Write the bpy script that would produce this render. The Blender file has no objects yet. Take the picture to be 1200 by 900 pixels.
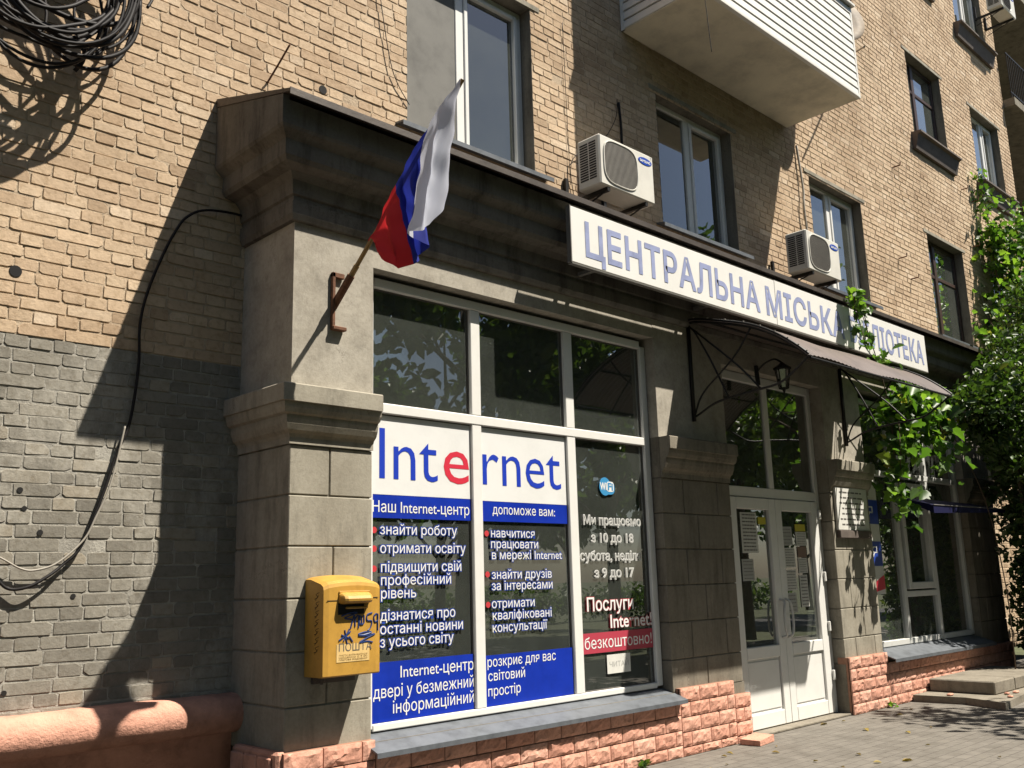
import bpy, math, random
import numpy as np
from mathutils import Vector, Matrix

scene = bpy.context.scene
col = scene.collection
R_ = math.radians
rng = random.Random(7)
nr = np.random.default_rng(11)

# ------------------------------------------------------------ camera, light, exposure
cam_d = bpy.data.cameras.new('camera')
cam = bpy.data.objects.new('camera', cam_d)
col.objects.link(cam)
cam_d.sensor_width = 36.0
cam_d.lens = 1111.45 / 1200 * 36
cam_d.clip_start = 0.05
cam_d.clip_end = 3000
RC = ((0.7213132580524294, -0.6921016691313031, -0.026504025042500608),
      (0.12249965741767732, 0.16514670680916704, -0.978631901770343),
      (0.6816898251333527, 0.7026534315121155, 0.20390472651193692))
cam.matrix_world = Matrix(((RC[0][0], -RC[1][0], -RC[2][0], -2.975),
                           (RC[0][1], -RC[1][1], -RC[2][1], -5.0),
                           (RC[0][2], -RC[1][2], -RC[2][2], 1.435),
                           (0, 0, 0, 1)))
scene.camera = cam

SUN = Vector((0.79, -1.0, 2.1)).normalized()
world = bpy.data.worlds.new('World')
scene.world = world
world.use_nodes = True
wn = world.node_tree
wn.nodes.clear()
wo = wn.nodes.new('ShaderNodeOutputWorld')
bg = wn.nodes.new('ShaderNodeBackground')
sky = wn.nodes.new('ShaderNodeTexSky')
sky.sky_type = 'NISHITA'
sky.sun_disc = False
sky.sun_elevation = math.asin(SUN.z)
sky.sun_rotation = math.atan2(SUN.x, SUN.y)
sky.dust_density = 1.0
bg.inputs['Strength'].default_value = 0.05
wn.links.new(sky.outputs[0], bg.inputs[0])
wn.links.new(bg.outputs[0], wo.inputs[0])

sun_d = bpy.data.lights.new('sun', 'SUN')
sun_d.energy = 5.0
sun_d.angle = R_(0.5)
sun_d.color = (1.0, 0.93, 0.82)
sun = bpy.data.objects.new('sun', sun_d)
sun.rotation_euler = (-SUN).to_track_quat('-Z', 'Y').to_euler()
sun.location = (10, -12, 25)
col.objects.link(sun)

scene.view_settings.view_transform = 'Standard'
scene.view_settings.look = 'None'
scene.view_settings.gamma = 1
scene.view_settings.use_curve_mapping = False
scene.view_settings.exposure = 0.9
scene.cycles.max_bounces = 8
scene.cycles.diffuse_bounces = 1
scene.cycles.transparent_max_bounces = 16

# ------------------------------------------------------------ materials
def nodes_of(m):
    m.use_nodes = True
    nt = m.node_tree
    return nt, nt.nodes['Principled BSDF'], nt.nodes['Material Output']

def N(nt, t, **kw):
    n = nt.nodes.new(t)
    for k, v in kw.items():
        if k in n.inputs: n.inputs[k].default_value = v
        else: setattr(n, k, v)
    return n

def ramp(nt, stops):
    r = nt.nodes.new('ShaderNodeValToRGB')
    e = r.color_ramp.elements
    while len(e) < len(stops): e.new(0.5)
    for i, (p, c) in enumerate(stops):
        e[i].position = p
        e[i].color = (*c, 1) if len(c) == 3 else c
    return r

def pos_scaled(nt, sx=1, sy=1, sz=1):
    g = nt.nodes.new('ShaderNodeNewGeometry')
    mp = nt.nodes.new('ShaderNodeMapping')
    mp.inputs['Scale'].default_value = (sx, sy, sz)
    nt.links.new(g.outputs['Position'], mp.inputs['Vector'])
    return mp.outputs[0]

def mixc(nt, fac, a, b, mode='MIX'):
    m = nt.nodes.new('ShaderNodeMix')
    m.data_type = 'RGBA'
    m.blend_type = mode
    for s, v in ((0, fac), (6, a), (7, b)):
        if hasattr(v, 'is_linked'): nt.links.new(v, m.inputs[s])
        elif isinstance(v, (tuple, list)): m.inputs[s].default_value = (*v, 1)
        else: m.inputs[s].default_value = v
    return m.outputs[2]

def simple(name, c, rough=0.6, metal=0.0, var=0.0, vscale=8.0, bump=0.0, bscale=60.0, c2=None, spec=0.5, streak=False):
    m = bpy.data.materials.new(name)
    nt, b, o = nodes_of(m)
    b.inputs['Base Color'].default_value = (*c, 1)
    b.inputs['Roughness'].default_value = rough
    b.inputs['Metallic'].default_value = metal
    b.inputs['Specular IOR Level'].default_value = spec
    if var > 0:
        p = pos_scaled(nt, 1, 1, 0.25 if streak else 1)
        n = N(nt, 'ShaderNodeTexNoise', Scale=vscale, Detail=6.0, Roughness=0.65)
        nt.links.new(p, n.inputs['Vector'])
        dark = c2 if c2 else tuple(x * (1 - var) for x in c)
        lite = tuple(min(1, x * (1 + var * 0.4)) for x in c)
        r = ramp(nt, [(0.3, dark), (0.52, c), (0.72, lite)])
        nt.links.new(n.outputs['Fac'], r.inputs[0])
        nt.links.new(r.outputs[0], b.inputs['Base Color'])
    if bump > 0:
        p = pos_scaled(nt)
        n = N(nt, 'ShaderNodeTexNoise', Scale=bscale, Detail=5.0, Roughness=0.7)
        nt.links.new(p, n.inputs['Vector'])
        bp = N(nt, 'ShaderNodeBump', Strength=bump, Distance=0.01)
        nt.links.new(n.outputs['Fac'], bp.inputs['Height'])
        nt.links.new(bp.outputs[0], b.inputs['Normal'])
    return m

def painted_zone(nt, scale=3.0, edge=0.05):
    """1 where the old grey paint covers the lower wall left of the porch (a paint line about 2.88 m up)"""
    g = nt.nodes.new('ShaderNodeNewGeometry')
    s = nt.nodes.new('ShaderNodeSeparateXYZ')
    nt.links.new(g.outputs['Position'], s.inputs[0])
    lt = N(nt, 'ShaderNodeMath', operation='LESS_THAN')
    nt.links.new(s.outputs['Z'], lt.inputs[0])
    lt.inputs[1].default_value = 2.873
    lx = N(nt, 'ShaderNodeMath', operation='LESS_THAN')
    nt.links.new(s.outputs['X'], lx.inputs[0])
    lx.inputs[1].default_value = 0.3
    mu = N(nt, 'ShaderNodeMath', operation='MULTIPLY')
    nt.links.new(lt.outputs[0], mu.inputs[0])
    nt.links.new(lx.outputs[0], mu.inputs[1])
    return mu.outputs[0]

def brick_mat():
    m = bpy.data.materials.new('tan_brick')
    nt, b, o = nodes_of(m)
    g = nt.nodes.new('ShaderNodeNewGeometry')
    r = ramp(nt, [(0.0, (0.40, 0.29, 0.19)), (0.06, (0.50, 0.37, 0.25)), (0.4, (0.56, 0.42, 0.285)),
                  (0.7, (0.585, 0.445, 0.305)), (0.94, (0.615, 0.475, 0.33)), (1.0, (0.67, 0.54, 0.40))])
    nt.links.new(g.outputs['Random Per Island'], r.inputs[0])
    pv = pos_scaled(nt)
    n1 = N(nt, 'ShaderNodeTexNoise', Scale=22.0, Detail=8.0, Roughness=0.7)
    nt.links.new(pv, n1.inputs['Vector'])
    r1 = ramp(nt, [(0.3, (0.72, 0.68, 0.62)), (0.5, (1, 1, 1)), (0.75, (1.12, 1.1, 1.06))])
    nt.links.new(n1.outputs['Fac'], r1.inputs[0])
    c = mixc(nt, 1.0, r.outputs[0], r1.outputs[0], 'MULTIPLY')
    n2 = N(nt, 'ShaderNodeTexNoise', Scale=0.9, Detail=5.0, Roughness=0.6)
    nt.links.new(pv, n2.inputs['Vector'])
    r2 = ramp(nt, [(0.35, (0.8, 0.77, 0.74)), (0.55, (1, 1, 1))])
    nt.links.new(n2.outputs['Fac'], r2.inputs[0])
    c = mixc(nt, 1.0, c, r2.outputs[0], 'MULTIPLY')
    # old grey paint with worn white patches
    pr = ramp(nt, [(0.0, (0.20, 0.185, 0.155)), (0.5, (0.24, 0.222, 0.185)), (0.85, (0.27, 0.25, 0.208)), (1.0, (0.34, 0.30, 0.235))])
    nt.links.new(g.outputs['Random Per Island'], pr.inputs[0])
    n3 = N(nt, 'ShaderNodeTexNoise', Scale=2.6, Detail=9.0, Roughness=0.75)
    nt.links.new(pos_scaled(nt, 1, 1, 0.5), n3.inputs['Vector'])
    r3 = ramp(nt, [(0.50, (0, 0, 0)), (0.66, (0.85, 0.85, 0.85))])
    nt.links.new(n3.outputs['Fac'], r3.inputs[0])
    pc = mixc(nt, r3.outputs[0], pr.outputs[0], (0.41, 0.385, 0.33))
    pc = mixc(nt, 1.0, pc, r1.outputs[0], 'MULTIPLY')
    c = mixc(nt, painted_zone(nt), c, pc)
    nt.links.new(c, b.inputs['Base Color'])
    b.inputs['Roughness'].default_value = 0.9
    b.inputs['Specular IOR Level'].default_value = 0.25
    n4 = N(nt, 'ShaderNodeTexNoise', Scale=45.0, Detail=7.0, Roughness=0.7)
    nt.links.new(pv, n4.inputs['Vector'])
    bp = N(nt, 'ShaderNodeBump', Strength=0.7, Distance=0.006)
    nt.links.new(n4.outputs['Fac'], bp.inputs['Height'])
    nt.links.new(bp.outputs[0], b.inputs['Normal'])
    return m

def mortar_mat():
    m = bpy.data.materials.new('mortar')
    nt, b, o = nodes_of(m)
    pv = pos_scaled(nt)
    n1 = N(nt, 'ShaderNodeTexNoise', Scale=7.0, Detail=8.0, Roughness=0.75)
    nt.links.new(pv, n1.inputs['Vector'])
    r1 = ramp(nt, [(0.3, (0.20, 0.15, 0.10)), (0.42, (0.44, 0.34, 0.235)), (0.7, (0.55, 0.44, 0.31))])
    nt.links.new(n1.outputs['Fac'], r1.inputs[0])
    r2 = ramp(nt, [(0.3, (0.22, 0.205, 0.175)), (0.5, (0.34, 0.32, 0.275)), (0.7, (0.50, 0.475, 0.41))])
    nt.links.new(n1.outputs['Fac'], r2.inputs[0])
    c = mixc(nt, painted_zone(nt), r1.outputs[0], r2.outputs[0])
    nt.links.new(c, b.inputs['Base Color'])
    b.inputs['Roughness'].default_value = 0.95
    n4 = N(nt, 'ShaderNodeTexNoise', Scale=60.0, Detail=7.0, Roughness=0.7)
    nt.links.new(pv, n4.inputs['Vector'])
    bp = N(nt, 'ShaderNodeBump', Strength=0.8, Distance=0.01)
    nt.links.new(n4.outputs['Fac'], bp.inputs['Height'])
    nt.links.new(bp.outputs[0], b.inputs['Normal'])
    return m

def concrete_mat(name, c, stain=0.45, streak=True, rough=0.9, bump=0.4):
    m = bpy.data.materials.new(name)
    nt, b, o = nodes_of(m)
    p1 = pos_scaled(nt, 1, 1, 0.18 if streak else 1.0)
    n1 = N(nt, 'ShaderNodeTexNoise', Scale=7.0, Detail=8.0, Roughness=0.7)
    nt.links.new(p1, n1.inputs['Vector'])
    d = tuple(x * (1 - stain) for x in c)
    r1 = ramp(nt, [(0.3, d), (0.5, c), (0.75, tuple(x * 1.12 for x in c))])
    nt.links.new(n1.outputs['Fac'], r1.inputs[0])
    n2 = N(nt, 'ShaderNodeTexNoise', Scale=2.2, Detail=6.0, Roughness=0.7)
    nt.links.new(pos_scaled(nt), n2.inputs['Vector'])
    r2 = ramp(nt, [(0.35, (0.8, 0.78, 0.74)), (0.6, (1.04, 1.03, 1.0))])
    nt.links.new(n2.outputs['Fac'], r2.inputs[0])
    cc = mixc(nt, 1.0, r1.outputs[0], r2.outputs[0], 'MULTIPLY')
    n3 = N(nt, 'ShaderNodeTexNoise', Scale=38.0, Detail=8.0, Roughness=0.75)
    nt.links.new(pos_scaled(nt), n3.inputs['Vector'])
    r3 = ramp(nt, [(0.3, (0.82, 0.81, 0.8)), (0.55, (1, 1, 1))])
    nt.links.new(n3.outputs['Fac'], r3.inputs[0])
    cc = mixc(nt, 1.0, cc, r3.outputs[0], 'MULTIPLY')
    # fine branching cracks where a mask lets them show
    vo = N(nt, 'ShaderNodeTexVoronoi', feature='DISTANCE_TO_EDGE', Scale=1.7)
    wv = N(nt, 'ShaderNodeTexNoise', Scale=5.0, Detail=6.0, Roughness=0.7)
    nt.links.new(pos_scaled(nt), wv.inputs['Vector'])
    ad = nt.nodes.new('ShaderNodeVectorMath'); ad.operation = 'MULTIPLY_ADD'
    nt.links.new(wv.outputs['Color'], ad.inputs[0]); ad.inputs[1].default_value = (.5, .5, .5)
    nt.links.new(pos_scaled(nt), ad.inputs[2])
    nt.links.new(ad.outputs[0], vo.inputs['Vector'])
    r4 = ramp(nt, [(0.0, (0.35, 0.33, 0.3)), (0.006, (1, 1, 1))])
    nt.links.new(vo.outputs['Distance'], r4.inputs[0])
    r5_ = ramp(nt, [(0.5, (0, 0, 0)), (0.6, (1, 1, 1))])
    nt.links.new(n2.outputs['Fac'], r5_.inputs[0])
    ck = mixc(nt, r5_.outputs[0], (1, 1, 1), r4.outputs[0])
    cc = mixc(nt, 1.0, cc, ck, 'MULTIPLY')
    nt.links.new(cc, b.inputs['Base Color'])
    b.inputs['Roughness'].default_value = rough
    b.inputs['Specular IOR Level'].default_value = 0.25
    bp = N(nt, 'ShaderNodeBump', Strength=bump, Distance=0.006)
    nt.links.new(n3.outputs['Fac'], bp.inputs['Height'])
    nt.links.new(bp.outputs[0], b.inputs['Normal'])
    return m

def glass_mat(name, tint=(0.75, 0.8, 0.78), boost=1.0, dirt_sheen=0.0):
    m = bpy.data.materials.new(name)
    nt, b, o = nodes_of(m)
    nt.nodes.remove(b)
    tr = N(nt, 'ShaderNodeBsdfTransparent')
    tr.inputs[0].default_value = (*tint, 1)
    gl = N(nt, 'ShaderNodeBsdfGlossy', Roughness=0.0)
    fr = N(nt, 'ShaderNodeFresnel', IOR=1.5)
    mu = N(nt, 'ShaderNodeMath', operation='MULTIPLY_ADD')
    mu.inputs[1].default_value = boost
    mu.inputs[2].default_value = 0.02
    mu.use_clamp = True
    nt.links.new(fr.outputs[0], mu.inputs[0])
    mx = N(nt, 'ShaderNodeMixShader')
    nt.links.new(mu.outputs[0], mx.inputs[0])
    nt.links.new(tr.outputs[0], mx.inputs[1])
    nt.links.new(gl.outputs[0], mx.inputs[2])
    out = mx.outputs[0]
    if dirt_sheen > 0:
        df = N(nt, 'ShaderNodeBsdfDiffuse')
        df.inputs[0].default_value = (0.43, 0.48, 0.42, 1)  # dirt film, greened and strengthened to stand in for tree reflections
        n = N(nt, 'ShaderNodeTexNoise', Scale=2.6, Detail=9.0, Roughness=0.7)
        nt.links.new(pos_scaled(nt), n.inputs['Vector'])
        r = ramp(nt, [(0.3, (dirt_sheen * 0.6,) * 3), (0.7, (dirt_sheen,) * 3)])
        nt.links.new(n.outputs['Fac'], r.inputs[0])
        m2 = N(nt, 'ShaderNodeMixShader')
        nt.links.new(r.outputs[0], m2.inputs[0])
        nt.links.new(out, m2.inputs[1])
        nt.links.new(df.outputs[0], m2.inputs[2])
        out = m2.outputs[0]
    nt.links.new(out, o.inputs[0])
    return m

def leaf_mat(name, stops, transl=0.35):
    m = bpy.data.materials.new(name)
    nt, b, o = nodes_of(m)
    g = nt.nodes.new('ShaderNodeNewGeometry')
    r = ramp(nt, stops)
    nt.links.new(g.outputs['Random Per Island'], r.inputs[0])
    n = N(nt, 'ShaderNodeTexNoise', Scale=2.0, Detail=3.0)
    nt.links.new(pos_scaled(nt), n.inputs['Vector'])
    rr = ramp(nt, [(0.3, (0.7, 0.75, 0.6)), (0.65, (1.1, 1.1, 1.0))])
    nt.links.new(n.outputs['Fac'], rr.inputs[0])
    c = mixc(nt, 1.0, r.outputs[0], rr.outputs[0], 'MULTIPLY')
    nt.links.new(c, b.inputs['Base Color'])
    b.inputs['Roughness'].default_value = 0.45
    t = N(nt, 'ShaderNodeBsdfTranslucent')
    tc = mixc(nt, 1.0, c, (1.7, 1.9, 0.7), 'MULTIPLY')
    nt.links.new(tc, t.inputs[0])
    mx = N(nt, 'ShaderNodeMixShader')
    mx.inputs[0].default_value = transl
    nt.links.new(b.outputs[0], mx.inputs[1])
    nt.links.new(t.outputs[0], mx.inputs[2])
    nt.links.new(mx.outputs[0], o.inputs[0])
    return m

def paver_mat():
    m = bpy.data.materials.new('pavers')
    nt, b, o = nodes_of(m)
    pv = pos_scaled(nt)
    br = N(nt, 'ShaderNodeTexBrick', Scale=1.0)
    br.inputs['Brick Width'].default_value = 0.20
    br.inputs['Row Height'].default_value = 0.10
    br.inputs['Mortar Size'].default_value = 0.004
    br.inputs['Mortar Smooth'].default_value = 0.3
    br.inputs['Color1'].default_value = (0.155, 0.14, 0.118, 1)
    br.inputs['Color2'].default_value = (0.175, 0.158, 0.134, 1)
    br.inputs['Mortar'].default_value = (0.095, 0.083, 0.07, 1)
    nt.links.new(pv, br.inputs['Vector'])
    n = N(nt, 'ShaderNodeTexNoise', Scale=3.5, Detail=9.0, Roughness=0.75)
    nt.links.new(pv, n.inputs['Vector'])
    r = ramp(nt, [(0.3, (0.6, 0.58, 0.55)), (0.55, (1, 1, 1)), (0.8, (1.2, 1.17, 1.1))])
    nt.links.new(n.outputs['Fac'], r.inputs[0])
    c = mixc(nt, 1.0, br.outputs['Color'], r.outputs[0], 'MULTIPLY')
    nt.links.new(c, b.inputs['Base Color'])
    b.inputs['Roughness'].default_value = 0.85
    bp = N(nt, 'ShaderNodeBump', Strength=0.5, Distance=0.006)
    bp.invert = True
    nt.links.new(br.outputs['Fac'], bp.inputs['Height'])
    nt.links.new(bp.outputs[0], b.inputs['Normal'])
    return m

def split_stone_mat():
    m = bpy.data.materials.new('pink_split_stone')
    nt, b, o = nodes_of(m)
    g = nt.nodes.new('ShaderNodeNewGeometry')
    r = ramp(nt, [(0.0, (0.56, 0.27, 0.19)), (0.5, (0.64, 0.325, 0.232)), (1.0, (0.70, 0.385, 0.285))])
    nt.links.new(g.outputs['Random Per Island'], r.inputs[0])
    n = N(nt, 'ShaderNodeTexNoise', Scale=25.0, Detail=8.0, Roughness=0.75)
    nt.links.new(pos_scaled(nt), n.inputs['Vector'])
    rr = ramp(nt, [(0.33, (0.7, 0.66, 0.62)), (0.55, (1, 1, 1)), (0.8, (1.12, 1.14, 1.15))])
    nt.links.new(n.outputs['Fac'], rr.inputs[0])
    c = mixc(nt, 1.0, r.outputs[0], rr.outputs[0], 'MULTIPLY')
    nt.links.new(c, b.inputs['Base Color'])
    b.inputs['Roughness'].default_value = 0.9
    bp = N(nt, 'ShaderNodeBump', Strength=0.6, Distance=0.008)
    nt.links.new(n.outputs['Fac'], bp.inputs['Height'])
    nt.links.new(bp.outputs[0], b.inputs['Normal'])
    return m

M = {}
M['brick'] = brick_mat()
M['mortar'] = mortar_mat()
M['stone'] = concrete_mat('porch_stone', (0.345, 0.32, 0.265), 0.45)
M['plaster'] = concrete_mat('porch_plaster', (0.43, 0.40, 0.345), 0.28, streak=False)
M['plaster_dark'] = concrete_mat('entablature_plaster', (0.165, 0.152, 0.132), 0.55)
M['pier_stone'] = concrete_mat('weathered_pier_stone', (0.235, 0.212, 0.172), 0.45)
M['metal_dark'] = simple('dark_roof_metal', (0.075, 0.06, 0.05), 0.55, 0.2, 0.4, 6, 0.2, 30)
M['sill_metal'] = simple('grey_sill_metal', (0.135, 0.148, 0.165), 0.5, 0.2, 0.35, 9)
M['dark_sill'] = simple('dark_sill', (0.12, 0.095, 0.08), 0.8, 0, 0.3, 8)
M['pvc'] = simple('white_pvc', (0.78, 0.77, 0.73), 0.35, 0, 0.06, 5)
M['pvc_grey'] = simple('grey_pvc', (0.62, 0.62, 0.59), 0.4, 0, 0.08, 5)  # greyer plastic for the side window and door handles
M['wood'] = simple('brown_window_wood', (0.05, 0.026, 0.019), 0.5, 0, 0.4, 14)
M['glass'] = glass_mat('shop_glass', (0.62, 0.68, 0.64), 4.2, 0.10)
M['flat_glass'] = glass_mat('flat_glass', (0.6, 0.63, 0.63), 4.0, 0.10)
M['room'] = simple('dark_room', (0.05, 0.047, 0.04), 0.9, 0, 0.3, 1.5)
M['curtain'] = simple('net_curtain', (0.42, 0.40, 0.36), 0.9, 0, 0.25, 5, streak=True)
M['screen'] = simple('insect_screen', (0.17, 0.165, 0.15), 0.85, 0, 0.35, 3)
M['pink'] = simple('pink_render', (0.62, 0.325, 0.235), 0.95, 0, 0.35, 5, 1.0, 40, spec=0.1)
M['splitstone'] = split_stone_mat()
M['splitjoint'] = simple('plinth_joint', (0.33, 0.17, 0.11), 0.95, 0, 0.3, 20)
M['siding'] = simple('white_siding', (0.74, 0.72, 0.66), 0.5, 0, 0.08, 6)
M['soffit'] = simple('cream_soffit', (0.70, 0.64, 0.49), 0.7, 0, 0.3, 2.2)
M['sign_white'] = simple('sign_white', (0.80, 0.79, 0.75), 0.4, 0, 0.05, 3)
M['sign_edge'] = simple('sign_edge', (0.22, 0.21, 0.19), 0.5, 0.3)
M['sign_blue'] = simple('faded_blue_letters', (0.30, 0.34, 0.54), 0.5, 0, 0.25, 6)
M['film_blue'] = simple('blue_film', (0.010, 0.035, 0.38), 0.15, 0, 0.25, 3, 0.12, 9)
M['film_white'] = simple('white_film', (0.78, 0.78, 0.76), 0.15, 0, 0.07, 3, 0.12, 9)
M['letter_blue'] = simple('blue_letters', (0.012, 0.045, 0.46), 0.4)
M['letter_navy'] = simple('navy_outline', (0.02, 0.06, 0.36), 0.4)
M['letter_white'] = simple('white_letters', (0.82, 0.82, 0.80), 0.4)
M['letter_red'] = simple('red_letters', (0.62, 0.03, 0.06), 0.4)
M['letter_grey'] = simple('grey_letters', (0.12, 0.11, 0.10), 0.7)
M['bullet'] = simple('red_bullet', (0.55, 0.04, 0.05), 0.5)
M['redband'] = simple('red_band', (0.45, 0.05, 0.08), 0.4)
M['wifi'] = simple('wifi_blue', (0.05, 0.28, 0.55), 0.4)
M['paper'] = simple('white_paper', (0.68, 0.67, 0.62), 0.8, 0, 0.1, 12)
M['paper_grey'] = simple('greyish_paper', (0.45, 0.45, 0.42), 0.8, 0, 0.1, 12)
M['paper_brown'] = simple('brown_paper', (0.25, 0.17, 0.13), 0.8)
M['paper_yellow'] = simple('yellow_paper', (0.60, 0.52, 0.05), 0.7)
M['yellow'] = simple('post_yellow', (0.50, 0.275, 0.045), 0.5, 0, 0.25, 7)
def worn_paint(m):
    nt = m.node_tree; b = nt.nodes['Principled BSDF']
    src = b.inputs['Base Color'].links[0].from_socket
    n = N(nt, 'ShaderNodeTexNoise', Scale=42.0, Detail=9.0, Roughness=0.8)
    nt.links.new(pos_scaled(nt, 1, 1, 0.45), n.inputs['Vector'])
    r = ramp(nt, [(0.62, (0, 0, 0)), (0.70, (0.8, 0.8, 0.8))])
    nt.links.new(n.outputs['Fac'], r.inputs[0])
    c = mixc(nt, r.outputs[0], src, (0.22, 0.11, 0.03))
    nt.links.new(c, b.inputs['Base Color'])
    bp = N(nt, 'ShaderNodeBump', Strength=0.25, Distance=0.004)
    n2 = N(nt, 'ShaderNodeTexNoise', Scale=9.0, Detail=3.0)
    nt.links.new(pos_scaled(nt), n2.inputs['Vector'])
    nt.links.new(n2.outputs['Fac'], bp.inputs['Height'])
    nt.links.new(bp.outputs[0], b.inputs['Normal'])
worn_paint(M['yellow'])
M['yellow_pale'] = simple('faded_label_yellow', (0.72, 0.50, 0.20), 0.6, 0, 0.18, 18)
M['black'] = simple('black_iron', (0.012, 0.011, 0.010), 0.5, 0.3)
M['slot'] = simple('dark_slot', (0.01, 0.009, 0.008), 0.9)
M['graffiti'] = simple('blue_marker', (0.012, 0.04, 0.17), 0.5)
M['marker_black'] = simple('black_marker', (0.05, 0.03, 0.01), 0.7)
M['ac_white'] = simple('air_conditioner_white', (0.70, 0.68, 0.61), 0.4, 0, 0.1, 5)
M['ac_grille'] = simple('grille_grey', (0.30, 0.28, 0.245), 0.5, 0.2, 0.2, 10)
M['ac_dark'] = simple('louvre_dark', (0.02, 0.019, 0.017), 0.8)
M['logo_blue'] = simple('logo_blue', (0.01, 0.06, 0.42), 0.3)
M['cable'] = simple('cable_black', (0.014, 0.012, 0.012), 0.6, spec=0.25)
M['cable_grey'] = simple('cable_grey', (0.34, 0.31, 0.26), 0.6)
M['rust'] = simple('rusty_steel', (0.16, 0.07, 0.035), 0.8, 0.2, 0.5, 30)
M['pole'] = simple('flag_pole_wood', (0.34, 0.21, 0.07), 0.5, 0, 0.3, 20)
M['canopy'] = simple('brown_polycarbonate', (0.155, 0.125, 0.11), 0.35, 0, 0.3, 5)
M['canopy_dark'] = simple('dark_polycarbonate_underside', (0.11, 0.085, 0.07), 0.5, 0, 0.3, 5)  # darker tone of the canopy brown, left unassigned
M['awning'] = simple('navy_awning', (0.007, 0.008, 0.05), 0.7, spec=0.2)
M['stem'] = simple('vine_stem', (0.09, 0.06, 0.035), 0.9, 0, 0.3, 20)
M['bark'] = simple('bark', (0.10, 0.075, 0.05), 0.95, 0, 0.4, 12, 1.0, 20)
M['step'] = concrete_mat('step_stone', (0.25, 0.225, 0.185), 0.3, streak=False)
M['pavers'] = paver_mat()
M['asphalt'] = simple('asphalt', (0.055, 0.053, 0.05), 0.9, 0, 0.3, 10, 0.5, 80)
M['earth'] = simple('earth_and_grass', (0.075, 0.085, 0.035), 0.95, 0, 0.4, 3, 0.6, 40)
M['dish'] = simple('old_dish_paint', (0.20, 0.15, 0.095), 0.7, 0, 0.5, 4)
M['soil'] = simple('added_soil', (0.045, 0.036, 0.027), 0.95, 0, 0.4, 5, 1.0, 30)
M['kerb'] = concrete_mat('kerb_stone', (0.30, 0.29, 0.26), 0.3, streak=False)
M['vine_leaf'] = leaf_mat('grape_leaf', [(0.0, (0.03, 0.065, 0.014)), (0.4, (0.06, 0.125, 0.024)), (0.75, (0.11, 0.20, 0.04)), (0.95, (0.19, 0.29, 0.06)), (1.0, (0.28, 0.22, 0.09))], 0.4)
M['dark_leaf'] = leaf_mat('dark_leaf', [(0.0, (0.025, 0.05, 0.014)), (0.5, (0.05, 0.095, 0.024)), (0.9, (0.09, 0.15, 0.038)), (1.0, (0.16, 0.17, 0.06))], 0.25)
M['street_leaf'] = leaf_mat('street_leaf', [(0.0, (0.04, 0.075, 0.018)), (0.6, (0.075, 0.13, 0.03)), (1.0, (0.12, 0.17, 0.045))], 0.3)

M['dry_leaf'] = leaf_mat('dry_leaf', [(0.0, (0.10, 0.07, 0.03)), (0.6, (0.22, 0.15, 0.05)), (1.0, (0.38, 0.27, 0.08))], 0.1)
def cloth_mat(name, c):
    m = bpy.data.materials.new(name)
    nt, b, o = nodes_of(m)
    b.inputs['Base Color'].default_value = (*c, 1)
    b.inputs['Roughness'].default_value = 0.8
    t = N(nt, 'ShaderNodeBsdfTranslucent')
    t.inputs[0].default_value = (*c, 1)
    mx = N(nt, 'ShaderNodeMixShader')
    mx.inputs[0].default_value = 0.4
    nt.links.new(b.outputs[0], mx.inputs[1])
    nt.links.new(t.outputs[0], mx.inputs[2])
    nt.links.new(mx.outputs[0], o.inputs[0])
    return m
M['flag_white'] = cloth_mat('flag_white', (0.62, 0.645, 0.74))
M['flag_blue'] = cloth_mat('flag_blue', (0.022, 0.035, 0.30))
M['flag_red'] = cloth_mat('flag_red', (0.55, 0.025, 0.03))

# ------------------------------------------------------------ object helpers
def tag(o, label=None, cat=None, group=None, kind=None):
    if label: o['label'] = label
    if cat: o['category'] = cat
    if group: o['group'] = group
    if kind: o['kind'] = kind
    return o

def thing(name, label, cat, loc=(0, 0, 0), group=None):
    o = bpy.data.objects.new(name, None)
    o.empty_display_size = 0.1
    o.location = loc
    col.objects.link(o)
    return tag(o, label, cat, group)

def world_loc(o):
    v = Vector((0, 0, 0))
    while o is not None:
        v += o.location
        o = o.parent
    return v

def copy_tree(o, parent=None):
    c = o.copy()
    col.objects.link(c)
    c.parent = parent
    for ch in list(o.children): copy_tree(ch, c)
    return c

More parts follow.
